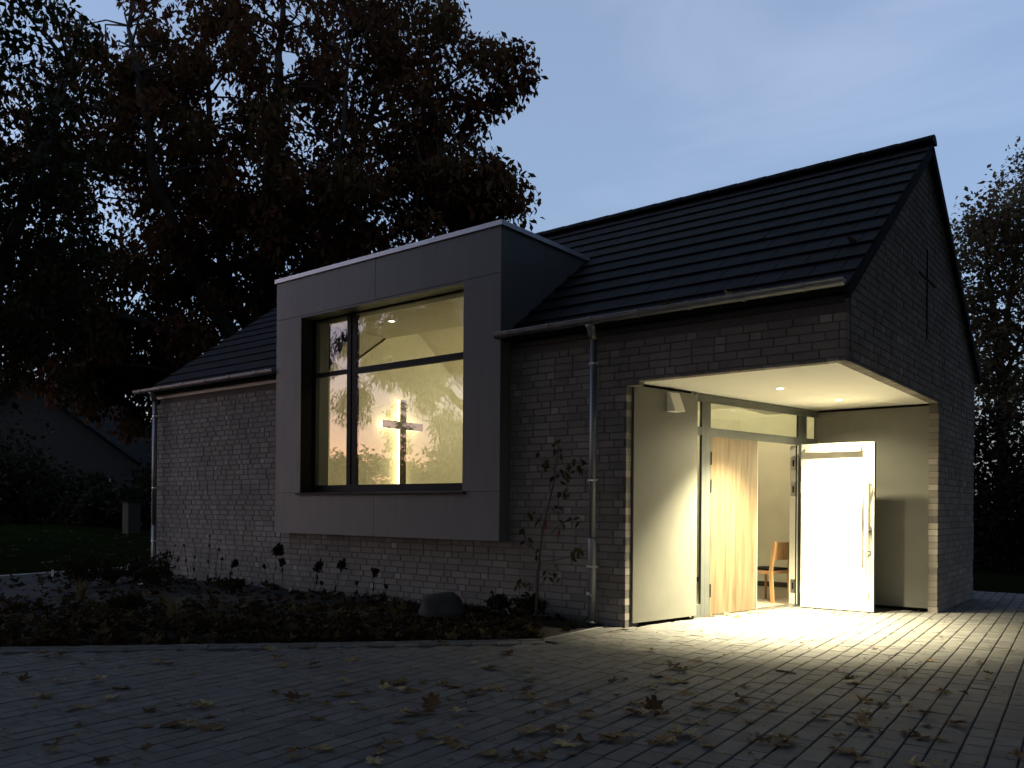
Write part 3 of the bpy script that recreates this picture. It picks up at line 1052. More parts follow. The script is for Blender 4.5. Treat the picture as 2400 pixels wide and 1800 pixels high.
# ---- lit cross on the cross wall
cx0 = WX + 0.16
cross = empty('wall_cross', 'dark wooden cross with warm light along its edges, seen through the big window', 'cross', loc=(cx0, 3.13, 1.0))
ly = 3.13
def lb(mb, x0, x1, y0, y1, z0, z1):
    return mb.box(x0 - cx0, x1 - cx0, y0 - ly, y1 - ly, z0 - 1.0, z1 - 1.0)
w2 = 0.072
lb(lb(lb(MB(), cx0, cx0 + .025, ly - w2, ly + w2, 1.0, 3.34), cx0, cx0 + .0245, ly - .52, ly - w2, 2.78, 2.925), cx0, cx0 + .0245, ly + w2, ly + .52, 2.78, 2.925).build('cross_face', 'crosswood', cross)
led = MB()
e = 0.005
lb(lb(lb(led, cx0 - .075, cx0 - .001, ly - w2 + e, ly + w2 - e, 1.0, 3.34 - e), cx0 - .075, cx0 - .001, ly - .52 + e, ly - w2 + e, 2.78 + e, 2.925 - e), cx0 - .075, cx0 - .001, ly + w2 - e, ly + .52 - e, 2.78 + e, 2.925 - e)
led.build('light_strip', 'led', cross)
MB().box(-0.16, -0.075, -0.03, 0.03, 0.2, 0.26).box(-0.16, -0.075, -0.03, 0.03, 1.9, 1.96).build('wall_mount', 'steel', cross)

# ---- chair inside the door
def chair(loc, rz):
    c = empty('chair', 'beech chair with dark seat pad seen through the open doorway', 'chair', loc=loc)
    c.rotation_euler = (0, 0, rz)
    for sx in (-0.20, 0.20):
        MB().tube([(sx, 0.20, 0.0), (sx, 0.20, 0.43)], [0.017, 0.020], 8).build('leg', 'beech', c)
        MB().add(*sweep_rect([(sx, -0.23, 0.0), (sx, -0.20, 0.44), (sx, -0.26, 0.86)], 0.018, 0.024)).build('leg', 'beech', c)
    b = MB()
    pts = []
    for i in range(7):
        t = -1 + 2 * i / 6
        pts.append((0.20 * t, -0.255 - 0.03 * (1 - t * t)))
    vs = []
    for z_, dy in ((0.60, 0.027), (0.85, 0.0)):
        vs += [(p[0], p[1] + dy, z_) for p in pts] + [(p[0], p[1] + dy + 0.012, z_) for p in pts]
    fs = []
    for i in range(6):
        fs += [(i, i + 1, 14 + i + 1, 14 + i), (7 + i + 1, 7 + i, 21 + i, 21 + i + 1), (14 + i, 14 + i + 1, 21 + i + 1, 21 + i), (i + 1, i, 7 + i, 7 + i + 1)]
    fs += [(0, 14, 21, 7), (6, 13, 27, 20)]
    b.add(vs, fs).build('backrest', 'beech', c)
    MB().box(-0.21, 0.21, -0.20, 0.22, 0.40, 0.445).build('seat_frame', 'beech', c)
    MB().prism([(-0.20, -0.19), (0.20, -0.19), (0.205, 0.19), (0.15, 0.215), (-0.15, 0.215), (-0.205, 0.19)], 'z', 0.446, 0.478).build('seat_pad', 'black', c)
    return c


def sweep_rect(pts, wx, wy):
    v, f = [], []
    for i, p in enumerate(pts):
        v += [(p[0] - wx, p[1] - wy, p[2]), (p[0] + wx, p[1] - wy, p[2]), (p[0] + wx, p[1] + wy, p[2]), (p[0] - wx, p[1] + wy, p[2])]
    n = len(pts)
    for i in range(n - 1):
        for j in range(4):
            f.append((i * 4 + j, i * 4 + (j + 1) % 4, i * 4 + 4 + (j + 1) % 4, i * 4 + 4 + j))
    f += [(3, 2, 1, 0), tuple(range((n - 1) * 4, n * 4))]
    return v, f


pl, pr_ = on_ground(1810, 1414), on_ground(1853, 1410)      # feet of the two back posts
cd = Vector((pr_[0] - pl[0], pr_[1] - pl[1], 0))
ca_ = math.atan2(cd.y, cd.x)
mid = (Vector((pl[0], pl[1], 0)) + Vector((pr_[0], pr_[1], 0))) / 2 + Vector((-math.sin(ca_), math.cos(ca_), 0)) * 0.23
chair((mid.x, mid.y, 0.006), ca_)

# ---- lamps: recessed downlights in the soffit, ceiling spots in the room
def downlight(loc, label, power, spot=None, blend=0.7, ring='steel', r=0.042, spill=0.0):
    o = empty('recessed_downlight', label, 'lamp', 'downlights in the porch ceiling' if loc[2] < 2.9 else 'spots in the room ceiling', loc=loc)
    rg = MB()
    k = 20
    vs = []
    for (rr_, zz) in ((r + 0.012, 0.0), (r + 0.012, -0.004), (r, -0.005), (r - 0.002, 0.004)):
        vs += [(rr_ * math.cos(2 * math.pi * j / k), rr_ * math.sin(2 * math.pi * j / k), zz) for j in range(k)]
    fs = []
    for i in range(3):
        fs += [(i * k + j, i * k + (j + 1) % k, (i + 1) * k + (j + 1) % k, (i + 1) * k + j) for j in range(k)]
    rg.add(vs, fs).build('trim_ring', ring, o, smooth=True)
    MB().add([(r * math.cos(2 * math.pi * j / k), r * math.sin(2 * math.pi * j / k), -0.002) for j in range(k)] + [(r * math.cos(2 * math.pi * j / k), r * math.sin(2 * math.pi * j / k), 0.002) for j in range(k)],
             [tuple(range(k))[::-1], tuple(range(k, 2 * k))] + [(j, (j + 1) % k, k + (j + 1) % k, k + j) for j in range(k)]).build('lens', 'lamp', o)
    for nm, pw, sz in [('downlight_beam', power, spot or 130)] + ([('downlight_spill', spill, 152)] if spill else []):
        ld = bpy.data.lights.new(nm, 'SPOT')
        ld.energy = pw
        ld.color = WARM
        ld.spot_size = R(sz)
        ld.spot_blend = blend
        ld.shadow_soft_size = r * 0.9
        lo = bpy.data.objects.new(nm, ld)
        col.objects.link(lo)
        lo.parent = o
        lo.location = (0, 0, -0.012)
    return o


zsf = ZS + 0.0115
downlight((-1.20, 1.52, zsf), 'recessed downlight in porch ceiling nearer the facade', 700, 98, 1.0, spill=44)
downlight((-0.97, 2.93, zsf), 'recessed downlight in porch ceiling just above the open door', 170, 92, 1.0, spill=34)
ROOM = [(-7.15, 1.00, 4.199), (-5.3, 1.00, 4.199)]
downlight(ROOM[0], 'ceiling spot above the big window, left one', 10, 118, 0.9)
downlight(ROOM[1], 'ceiling spot above the big window, right one', 10, 118, 0.9)
for i, (x_, y_) in enumerate([(-7.6, 4.6), (-5.2, 4.6), (-3.0, 4.4)]):
    z_ = zi(y_)
    o = empty('pendant_lamp', 'small pendant globe hanging in the room, %s' % ('nearest the cross', 'over the middle', 'by the entrance')[i], 'lamp', 'pendants in the room', loc=(x_, y_, z_ - 0.62))
    MB().tube([(0, 0, 0.10), (0, 0, 0.62)], 0.006, 6).build('cable', 'black', o)
    g = MB()
    vs, fs = [], []
    for a in range(7):
        t = math.pi * a / 6
        vs += [(0.11 * math.sin(t) * math.cos(2 * math.pi * b / 12), 0.11 * math.sin(t) * math.sin(2 * math.pi * b / 12), 0.11 * math.cos(t)) for b in range(12)]
    for a in range(6):
        fs += [(a * 12 + b, a * 12 + (b + 1) % 12, (a + 1) * 12 + (b + 1) % 12, (a + 1) * 12 + b) for b in range(12)]
    g.add(vs, fs).build('globe', 'lamp', o, smooth=True)
    ld = bpy.data.lights.new('pendant_light', 'POINT')
    ld.energy = (4.4, 4.4, 9.0)[i]
    ld.color = WARM
    ld.shadow_soft_size = 0.12
    lo = bpy.data.objects.new('pendant_light', ld)
    col.objects.link(lo)
    lo.parent = o
    lo.location = (0, 0, -0.14)

# wedge-shaped lamp housing on the side panel
wd = empty('wedge_wall_box', 'small cream wedge-shaped housing high on the grey side panel', 'wall box')
sa, sb = 0.565, 0.745
v = []
for s_ in (sa, sb):
    for d, z in ((0.036, 2.44), (0.036, 2.66), (0.075, 2.66), (0.165, 2.44)):
        p = P0 + T * s_ + N * d
        v.append((p.x, p.y, z))
pw = P0 + T * sa + N * 0.036
wd.location = (pw.x, pw.y, 2.44)
v = [(a - pw.x, b - pw.y, c - 2.44) for a, b, c in v]
MB().add(v, [(0, 1, 2, 3), (7, 6, 5, 4), (0, 4, 5, 1), (1, 5, 6, 2), (2, 6, 7, 3), (3, 7, 4, 0)]).build('housing', 'soffit', wd)

# ================================================================== GROUND
gnd = MB()
S = 700.0
gnd.box(-S, S, -S, S, -0.60, -0.050)
gnd.build('ground', 'earth', kind='structure')

# kerb line: border of the paving against the planting bed
K = [Vector((-11.0, -10.35)), Vector((-2.47, -1.33)), Vector((-2.50, 0.0))]


def bed_side(x, y):
    """signed distance to the kerb polyline, > 0 on the bed side"""
    p = Vector((x, y))
    d1 = K[1] - K[0]
    n1 = Vector((-d1.y, d1.x)).normalized()
    a = (p - K[0]).dot(n1)
    b = K[1].x - x + (y - K[1].y) * (K[2].x - K[1].x) / (K[2].y - K[1].y)
    return min(a, b)


# ---- paving: rows 14 cm wide, stones 14, 21 or 28 cm long, rows run out from the porch
paving = MB().box(-11.5, 14, -14, 16, -0.045, -0.013).build('paving', 'joint', kind='structure')
PR = -0.075                                     # lean of the rows
ca, sa_ = math.cos(PR), math.sin(PR)


def pv(x, y):
    """row coordinates -> ground"""
    return (x * ca - y * -sa_ * -1, x * sa_ * -1 * -1 + y * ca) if False else (x * ca + y * sa_, -x * sa_ + y * ca)


def in_building(x, y):
    if y < 0.0 or y > WY or x > 0.0:
        return False
    if y < PY + 0.10 and y > 0.0:
        xs = P0.x + (y - P0.y) * (P1.x - P0.x) / (P1.y - P0.y)
        if x > xs - 0.06 and x < 0.06:
            return False
    return x > -LX


rp = random.Random(21)
pavers = []
PW, PJ = 0.1405, 0.005
i0, i1 = int(-12.5 / PW), int(9.5 / PW)
for i in range(i0, i1):
    y = -13.0 + rp.uniform(0, 0.2)
    while y < 13.0:
        L = rp.choice([0.14, 0.21, 0.21, 0.21, 0.28])
        gx, gy = pv((i + 0.5) * PW, y + L / 2)
        if -9.5 < gx < 8.0 and -9.2 < gy < 11.0:
            bs = bed_side(gx, gy)
            if not (gy < 0.02 and bs > -0.20) and not (gx < 0.02 and gy > -0.01 and in_building(gx, gy)) and not (gx < AX and gy > -0.02):
                pavers.append((i * PW, y, L))
        y += L


def paver_geo(w, L, rr):
    c = 0.005
    zt = rr.uniform(-0.0022, 0.0022)
    tx, ty = rr.uniform(-.0012, .0012), rr.uniform(-.0012, .0012)
    w, L = w - PJ * 1.6, L - PJ * 0.55
    v = [(0, 0, -0.02), (w, 0, -0.02), (w, L, -0.02), (0, L, -0.02), (0, 0, zt - c), (w, 0, zt - c), (w, L, zt - c), (0, L, zt - c),
         (c, c, zt - tx - ty), (w - c, c, zt + tx - ty), (w - c, L - c, zt + tx + ty), (c, L - c, zt - tx + ty)]
    f = [(8, 9, 10, 11)] + [(a, (a + 1) % 4, 4 + (a + 1) % 4, 4 + a) for a in range(4)] + [(4 + a, 4 + (a + 1) % 4, 8 + (a + 1) % 4, 8 + a) for a in range(4)]
    return v, f


def paver_tint(rr):
    k = rr.choice([0.82, 0.9, 0.95, 1.0, 1.0, 1.06, 1.12])
    return (k, k * rr.uniform(.985, 1.01), k * rr.uniform(.97, 1.03))


RotP = Matrix.Rotation(-PR, 4, 'Z')


def paver_area(p):
    c = []
    for dx, dy in ((0, 0), (PW, 0), (PW, p[2]), (0, p[2])):
        a, b = pv(p[0] + dx, p[1] + dy)
        c.append((a, b, 0))
    u, v, fw = screen(np.array(c))
    if fw.min() < 0.5 or u.max() < 0 or u.min() > 2400 or v.max() < 0 or v.min() > 1800:
        return 0
    return 0.5 * abs(sum(u[i] * v[(i + 1) % 4] - u[(i + 1) % 4] * v[i] for i in range(4)))


order = sorted(range(len(pavers)), key=lambda i: -paver_area(pavers[i]))
single = set(order[:300])
pc_, prest = {}, MB()
for i, p in enumerate(pavers):
    gx, gy = pv(p[0], p[1])
    if i in single:
        key = (p[2], rp.randrange(8))
        if key not in pc_:
            v, f = paver_geo(PW, p[2], rp)
            pc_[key] = MB().add(v, f, paver_tint(rp)).mesh('paver', 'paver')
        o = link('paver', pc_[key], paving)
        o.matrix_local = Matrix.Translation((gx, gy, 0)) @ RotP
    else:
        v, f = paver_geo(PW, p[2], rp)
        mt = Matrix.Translation((gx, gy, 0)) @ RotP
        prest.add([mt @ Vector(q) for q in v], f, paver_tint(rp))
prest.build('paving_stones', 'paver', paving, kind='stuff')

# ---- kerb: a border row of stones and a thin upstand behind it
kerb = MB()
for a, b in ((K[0], K[1]), (K[1], K[2] - Vector((0, 0.02)))):
    d = (b - a).normalized()
    n = Vector((-d.y, d.x))
    v = [(*(a + n * 0.004), -0.1), (*(b + n * 0.004), -0.1), (*(b + n * 0.054), -0.1), (*(a + n * 0.054), -0.1)]
    v += [(p[0], p[1], 0.020) for p in v]
    kerb.add(v, [(3, 2, 1, 0), (4, 5, 6, 7), (0, 1, 5, 4), (1, 2, 6, 5), (2, 3, 7, 6), (3, 0, 4, 7)])
kerb = kerb.build('kerb', 'kerb', kind='structure')
km = None
for a, b in ((K[0], K[1]), (K[1] + Vector((0, 0.02)), K[2] - Vector((0, 0.03)))):
    d = (b - a).normalized()
    L = (b - a).length
    n = int(L / 0.24)
    st = L / n
    for i in range(n):
        v, f = paver_geo(0.16, st - 0.004, rp)
        me = MB().add(v, f, paver_tint(rp)).mesh('kerb_stone', 'paver')
        o = link('kerb_stone', me, kerb)
        p = a + d * (st * i)
        o.matrix_local = Matrix.Translation((p.x, p.y, 0.008)) @ Matrix.Rotation(math.atan2(d.y, d.x) - math.pi / 2, 4, 'Z')


# ---- planting bed, lawn, edging strip
def vnoise(x, y, s):
    return (math.sin(x * 1.7 * s + 3.1) * math.cos(y * 2.3 * s - 1.2) + 0.6 * math.sin(x * 4.1 * s + y * 3.3 * s) + 0.4 * math.cos(y * 7.7 * s - x * 5.9 * s)) / 2.0


def bed_z(x, y):
    b = max(0.0, bed_side(x, y))
    wallfade = min(1.0, max(0.0, (0.02 - y) / 0.5)) if x > -LX - 0.2 else 1.0
    return 0.005 + 0.05 * min(1.0, b / 0.6) * (0.35 + 0.65 * wallfade) + 0.025 * vnoise(x, y, 1.6) * min(1, b / 0.3)


st = 0.14
vid, vs, fs = {}, [], []
for ix in range(int(-19.0 / st), int(-2.3 / st)):
    for iy in range(int(-10.5 / st), int(2.2 / st)):
        x, y = ix * st, iy * st
        if bed_side(x, y) > 0.05 and not (x > -LX + 0.1 and y > 0.12) and x + 0.18 * y > -14.02:
            q = []
            for dx, dy in ((0, 0), (1, 0), (1, 1), (0, 1)):
                key = (ix + dx, iy + dy)
                if key not in vid:
                    vid[key] = len(vs)
                    xx, yy = key[0] * st, key[1] * st
                    vs.append((xx, yy, bed_z(xx, yy)))
                q.append(vid[key])
            fs.append(tuple(q))
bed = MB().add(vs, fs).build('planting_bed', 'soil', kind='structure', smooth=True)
# low fill under the bed edge so no gap opens at the kerb
for a, b in ((K[0], K[1]), (K[1], K[2])):
    d = (b - a).normalized()
    n = Vector((-d.y, d.x))
    v = [(*(a + n * 0.055), 0.012), (*(b + n * 0.055), 0.012), (*(b + n * 0.42), 0.006), (*(a + n * 0.42), 0.006)]
    MB().add(v, [(0, 1, 2, 3)]).build('bed_margin', 'soil', bed)
eg = []
for y in np.linspace(-9, 2.0, 23):
    eg.append((-14.0 - 0.18 * y, y))
e1 = MB()
for (xa, ya), (xb, yb_) in zip(eg[:-1], eg[1:]):
    v = [(xa - 0.22, ya + .006, -0.05), (xa, ya + .006, -0.05), (xb, yb_ - .006, -0.05), (xb - 0.22, yb_ - .006, -0.05)]
    v += [(p[0], p[1], 0.06) for p in v]
    e1.add(v, [(4, 5, 6, 7), (0, 1, 5, 4), (1, 2, 6, 5), (2, 3, 7, 6), (3, 0, 4, 7)])
edging = MB().add(e1.v[:8], e1.f[:5]).build('lawn_edging', 'kerb', kind='structure')
for i in range(1, len(eg) - 1):
    MB().add([e1.v[i * 8 + j] for j in range(8)], e1.f[:5]).build('edging_stone', 'kerb', edging)


def lawn_z(x, y):
    t = min(1.0, max(0.0, (-15.5 - x) / 14.0))
    return 0.012 + 0.55 * t * t * (3 - 2 * t) + 0.03 * vnoise(x * .3, y * .3, 1)


vs, fs = [], []
nx, ny = 60, 50
for i in range(nx):
    for j in range(ny):
        x = -14.35 - (i / (nx - 1)) ** 1.4 * 46
        y = -16 + j * 1.4
        if y > 2 and False:
            pass
        vs.append((x - 0.18 * min(y, 2.0) * max(0, 1 - i / 10), y, lawn_z(x, y)))
for i in range(nx - 1):
    for j in range(ny - 1):
        fs.append((i * ny + j, i * ny + j + 1, (i + 1) * ny + j + 1, (i + 1) * ny + j))
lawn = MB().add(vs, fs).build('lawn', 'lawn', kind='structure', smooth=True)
# rear lawn beside and behind the chapel
MB().box(-14.6, 30, 7.6, 60, -0.02, 0.004).build('rear_lawn', 'lawn', kind='structure')


def blades(n, sampler, hmin, hmax, w, m, name, kind='stuff', lean=0.35, zfun=None):
    P = sampler(n)
    n = len(P)
    h = rng.uniform(hmin, hmax, n)
    a = rng.uniform(0, 2 * np.pi, n)
    d = np.stack([np.cos(a), np.sin(a)], 1)
    bend = rng.uniform(0, lean, n)[:, None] * h[:, None] * d
    side = np.stack([-d[:, 1], d[:, 0]], 1) * w / 2
    z = np.zeros(n) if zfun is None else zfun(P)
    v = np.zeros((n, 3, 3))
    v[:, 0, :2] = P + side
    v[:, 1, :2] = P - side
    v[:, 2, :2] = P + bend * 1.6
    v[:, 0, 2] = z - .005
    v[:, 1, 2] = z - .005
    v[:, 2, 2] = z + h
    t = np.repeat(rng.uniform(0, 1, n), 3)
    return link(name, fast_mesh(name, v.reshape(-1, 3), np.arange(3 * n).reshape(-1, 3), m, t), kind=kind)


def lawn_sample(n):
    x = -14.4 - rng.random(n) ** 1.8 * 26
    y = rng.uniform(-12, 14, n)
    return np.stack([x, y], 1)


g = blades(70000, lawn_sample, 0.03, 0.075, 0.012, 'grass', 'grass', zfun=lambda P: np.array([lawn_z(a, b) for a, b in P]))
tag(g, 'short dark lawn grass beyond the planting bed', 'grass')

# ================================================================== TREES
def leaves_at(C, n_per, rad, size, aspect=0.5, droop=0.6, rg=rng, flat=1.0):
    """leaf rhombs scattered round clump centres C (k,3) -> verts, quads, tint"""
    k = len(C)
    cid = np.repeat(np.arange(k), n_per)
    n = len(cid)
    r = np.asarray(rad)[cid] if hasattr(rad, '__len__') else rad
    off = rg.normal(0, 1, (n, 3))
    off /= np.maximum(1e-6, np.linalg.norm(off, axis=1))[:, None]
    off *= (rg.random(n) ** 0.45 * r)[:, None]
    off[:, 2] *= flat
    P = C[cid] + off
    L = size * rg.uniform(0.45, 1.45, n)
    d = rg.normal(0, 1, (n, 3))
    d[:, 2] -= droop * 2.0
    d /= np.linalg.norm(d, axis=1)[:, None]
    s = np.cross(d, rg.normal(0, 1, (n, 3)))
    s /= np.linalg.norm(s, axis=1)[:, None]
    W = L * aspect * rg.uniform(0.75, 1.2, n)
    nrm = np.cross(d, s)
    v = np.empty((n, 4, 3))
    v[:, 0] = P
    v[:, 1] = P + d * (L * 0.55)[:, None] + s * (W / 2)[:, None] + nrm * (L * 0.08)[:, None]
    v[:, 2] = P + d * L[:, None]
    v[:, 3] = P + d * (L * 0.55)[:, None] - s * (W / 2)[:, None] + nrm * (L * 0.08)[:, None]
    q = np.arange(4 * n).reshape(-1, 4)
    base = rg.random(k)[cid] * 0.6 + rg.random(n) * 0.4
    return v.reshape(-1, 3), q, np.repeat(base, 4)


def smooth_path(pts, n):
    pts = np.asarray(pts, float)
    d = np.r_[0, np.cumsum(np.linalg.norm(np.diff(pts, axis=0), axis=1))]
    t = np.linspace(0, d[-1], n)
    out = np.stack([np.interp(t, d, pts[:, i]) for i in range(3)], 1)
    for _ in range(2):
        out[1:-1] = (out[:-2] + 2 * out[1:-1] + out[2:]) / 4
    return out


def tree(name, label, base, limbs, lobes, leaf, n_per, crad, size, aspect=0.5, droop=0.6, bark='bark', trunk_r=0.35, seed=1,
         cat='tree', group=None, twigs=3, flat=1.0, max_reach=9.0, drop=None):
    """limbs: list of point lists (world); lobes: (centre, radii xyz, clumps). One Empty at the base, trunk, branches, crown"""
    rg = np.random.default_rng(seed)
    base = np.asarray(base, float)
    t = empty(name, label, cat, group, loc=tuple(base))
    tk, br = MB(), MB()
    nodes, nrad = [], []
    for i, (pts, r0, r1) in enumerate(limbs):
        p = smooth_path(pts, max(6, 3 * len(pts)))
        p[1:-1] += rg.normal(0, r0 * 0.18, (len(p) - 2, 3))
        rr = np.linspace(r0, r1, len(p))
        (tk if i == 0 else br).tube([tuple(a - base) for a in p], list(rr), 9 if i == 0 else 7)
        nodes.append(p)
        nrad.append(rr)
    nodes, nrad = np.concatenate(nodes), np.concatenate(nrad)
    C = []
    for (c, rad, k) in lobes:
        d = rg.normal(0, 1, (k, 3))
        d /= np.linalg.norm(d, axis=1)[:, None]
        C.append(np.asarray(c) + d * (rg.random(k) ** 0.42)[:, None] * np.asarray(rad))
    C = np.concatenate(C)
    reach = np.array([np.min(np.linalg.norm(nodes - c, axis=1)) for c in C])
    C = C[reach < max_reach]
    if drop is not None:
        C = C[~drop(C)]
    for c in C:
        dd = np.linalg.norm(nodes - c, axis=1) + 0.6 * np.maximum(0, nodes[:, 2] - c[2])
        j = int(np.argmin(dd))
        a = nodes[j]
        L = np.linalg.norm(c - a)
        if L < 0.3:
            continue
        m1 = a + (c - a) * 0.4 + np.array([0, 0, 0.10 * L]) + rg.normal(0, 0.06 * L, 3)
        m2 = a + (c - a) * 0.75 + np.array([0, 0, 0.09 * L]) + rg.normal(0, 0.05 * L, 3)
        r = min(nrad[j] * 0.6, 0.012 + 0.016 * L)
        br.tube([tuple(p - base) for p in (a, m1, m2, c)], [r, r * 0.7, r * 0.45, 0.006], 5, caps=False)
        for _ in range(twigs):
            e = rg.normal(0, 1, 3)
            e = c + e / max(1e-6, np.linalg.norm(e)) * crad * rg.uniform(0.4, 0.95) + np.array([0, 0, -0.12])
            mm = (c + e) / 2 + rg.normal(0, 0.09, 3)
            br.tube([tuple(p - base) for p in (m2 * 0.3 + c * 0.7, mm, e)], [0.008, 0.006, 0.003], 3, caps=False)
    tk.build('trunk', bark, t, smooth=True)
    if br.v:
        br.build('branches', bark, t)
    sizes = rg.uniform(0.6, 1.25, len(C)) * crad
    v, q, tt = leaves_at(C - base, n_per, sizes, size, aspect, droop, rg, flat)
    link('crown', fast_mesh('crown', v, q, leaf, tt), t)
    return t


def px_limb(pts, depth, r0, r1, ddepth=0.0):
    n = len(pts)
    return ([at_depth(u, v, depth + ddepth * i / max(1, n - 1)) for i, (u, v) in enumerate(pts)], r0, r1)


def px_lobe(u, v, depth, ru, rv, rd, k):
    s = depth / FPX
    return (at_depth(u, v, depth), (ru * s, rd, rv * s) if False else (math.hypot(ru * s * _c, rd * _s), math.hypot(ru * s * _s, rd * _c), rv * s), k)


D = 25.0
gb = on_ground(600, 1240)
ob = at_depth(596, 1285, D)
ob[2] = -0.05
oak_limbs = [([ob, at_depth(598, 1000, D), at_depth(604, 800, D)], 0.48, 0.36),
             px_limb([(604, 810), (622, 690), (627, 540), (645, 300), (665, -60)], D, 0.33, 0.06),
             px_limb([(600, 860), (545, 790), (478, 700), (410, 560), (340, 300), (300, 60)], D, 0.27, 0.05, -2.5),
             px_limb([(606, 820), (680, 700), (735, 600), (800, 450), (870, 260), (940, 40)], D, 0.24, 0.04, 2.0),
             px_limb([(620, 760), (700, 660), (760, 560), (800, 380), (815, 150)], D, 0.17, 0.04, -2.0),
             px_limb([(602, 820), (520, 650), (495, 420), (480, 100)], D, 0.20, 0.05, 2.5),
             px_limb([(598, 880), (440, 790), (260, 735), (90, 690)], D, 0.16, 0.03, -3.0),
             px_limb([(700, 665), (850, 500), (985, 390), (1120, 310)], D, 0.14, 0.02, -1.5),
             px_limb([(720, 640), (880, 570), (1050, 490), (1195, 455)], D, 0.13, 0.02, 1.0),
             px_limb([(860, 290), (960, 250), (1080, 180), (1200, 95)], D, 0.09, 0.012, 0.5),
             px_limb([(850, 500), (960, 420), (1060, 330), (1170, 205)], D, 0.08, 0.012, 1.0),
             px_limb([(340, 300), (260, 260), (150, 240), (40, 150)], D - 2, 0.10, 0.02, -1.0),
             px_limb([(600, 900), (430, 880), (330, 850), (200, 860)], D, 0.10, 0.02, -2.0)]
oak_lobes = [px_lobe(600, 240, D, 390, 390, 4.5, 165), px_lobe(930, 130, D, 230, 240, 3.0, 66), px_lobe(1060, 465, D, 175, 85, 2.0, 50), px_lobe(1150, 470, D, 85, 55, 1.2, 16),
             px_lobe(300, 330, D, 330, 330, 4.0, 118), px_lobe(760, 540, D, 330, 160, 3.5, 115), px_lobe(260, 730, D, 240, 190, 3.0, 96),
             px_lobe(470, 810, D, 170, 110, 2.5, 34), px_lobe(700, -120, D, 480, 220, 4.5, 70), px_lobe(1140, 190, D, 95, 130, 1.5, 18),
             px_lobe(320, 920, D, 75, 110, 1.5, 26), px_lobe(180, 880, D, 150, 90, 2.0, 40), px_lobe(1000, 310, D, 110, 110, 2.0, 22), px_lobe(500, 640, D, 150, 120, 2.5, 36)]
tree('oak_tree', 'huge russet-leaved oak with fanning limbs rising behind the chapel', ob, oak_limbs, oak_lobes, 'oakleaf', 112, 0.66, 0.22, 0.5, 0.7, seed=4, twigs=4, max_reach=3.4,
     drop=lambda C: ((screen(C)[0] > 1090) & (screen(C)[1] < 40)) | ((screen(C)[0] > 930) & (screen(C)[1] < -10)))

D2 = 19.0
lb_ = at_depth(-60, 1300, D2)
lb_[2] = 0.1
tree('green_tree', 'dark green tree filling the left edge above the lawn', lb_,
     [([lb_, at_depth(-50, 950, D2), at_depth(-20, 700, D2)], 0.30, 0.22), px_limb([(-20, 710), (40, 520), (120, 300), (200, 40)], D2, 0.2, 0.04, 1),
      px_limb([(-30, 760), (-60, 500), (-40, 200)], D2, 0.18, 0.05), px_limb([(-30, 800), (60, 700), (150, 640), (230, 600)], D2, 0.12, 0.03, 1)],
     [px_lobe(40, 480, D2, 220, 260, 2.5, 62), px_lobe(20, 150, D2, 230, 230, 2.5, 34), px_lobe(60, 760, D2, 170, 170, 2.0, 40), px_lobe(-160, 600, D2, 160, 400, 2.5, 30)],
     'greenleaf', 120, 0.62, 0.17, 0.55, 0.5, seed=9, twigs=3)

D3 = 21.0
r1b = at_depth(2345, 1330, D3)
r1b[2] = 0
tree('thin_tree', 'thin-leaved tree just behind the gable on the right', r1b,
     [([r1b, at_depth(2350, 1000, D3), at_depth(2340, 800, D3)], 0.16, 0.10), px_limb([(2340, 810), (2320, 660), (2300, 520)], D3, 0.09, 0.02),
      px_limb([(2342, 850), (2370, 680), (2385, 540), (2400, 420)], D3, 0.09, 0.02, 1), px_limb([(2345, 900), (2410, 760), (2450, 640)], D3, 0.07, 0.02)],
     [px_lobe(2300, 600, D3, 100, 110, 1.6, 46), px_lobe(2400, 530, D3, 90, 120, 1.5, 36), px_lobe(2330, 790, D3, 130, 130, 2.0, 62), px_lobe(2370, 950, D3, 140, 120, 2.0, 56), px_lobe(2470, 620, D3, 90, 260, 1.8, 26)],
     'rightleaf', 60, 0.56, 0.13, 0.6, 0.3, seed=12, twigs=5)
D4 = 27.0
r2b = at_depth(2520, 1290, D4)
r2b[2] = 0
tree('tall_tree', 'taller yellowing tree reaching in at the right edge', r2b,
     [([r2b, at_depth(2510, 900, D4), at_depth(2500, 600, D4)], 0.22, 0.13), px_limb([(2500, 620), (2450, 480), (2410, 380)], D4, 0.1, 0.02), px_limb([(2500, 640), (2540, 420), (2560, 250)], D4, 0.1, 0.03)],
     [px_lobe(2455, 440, D4, 85, 105, 2, 34), px_lobe(2520, 650, D4, 150, 200, 2.5, 40), px_lobe(2560, 300, D4, 110, 120, 2, 16)],
     'rightleaf', 80, 0.6, 0.14, 0.6, 0.3, seed=15, twigs=4)


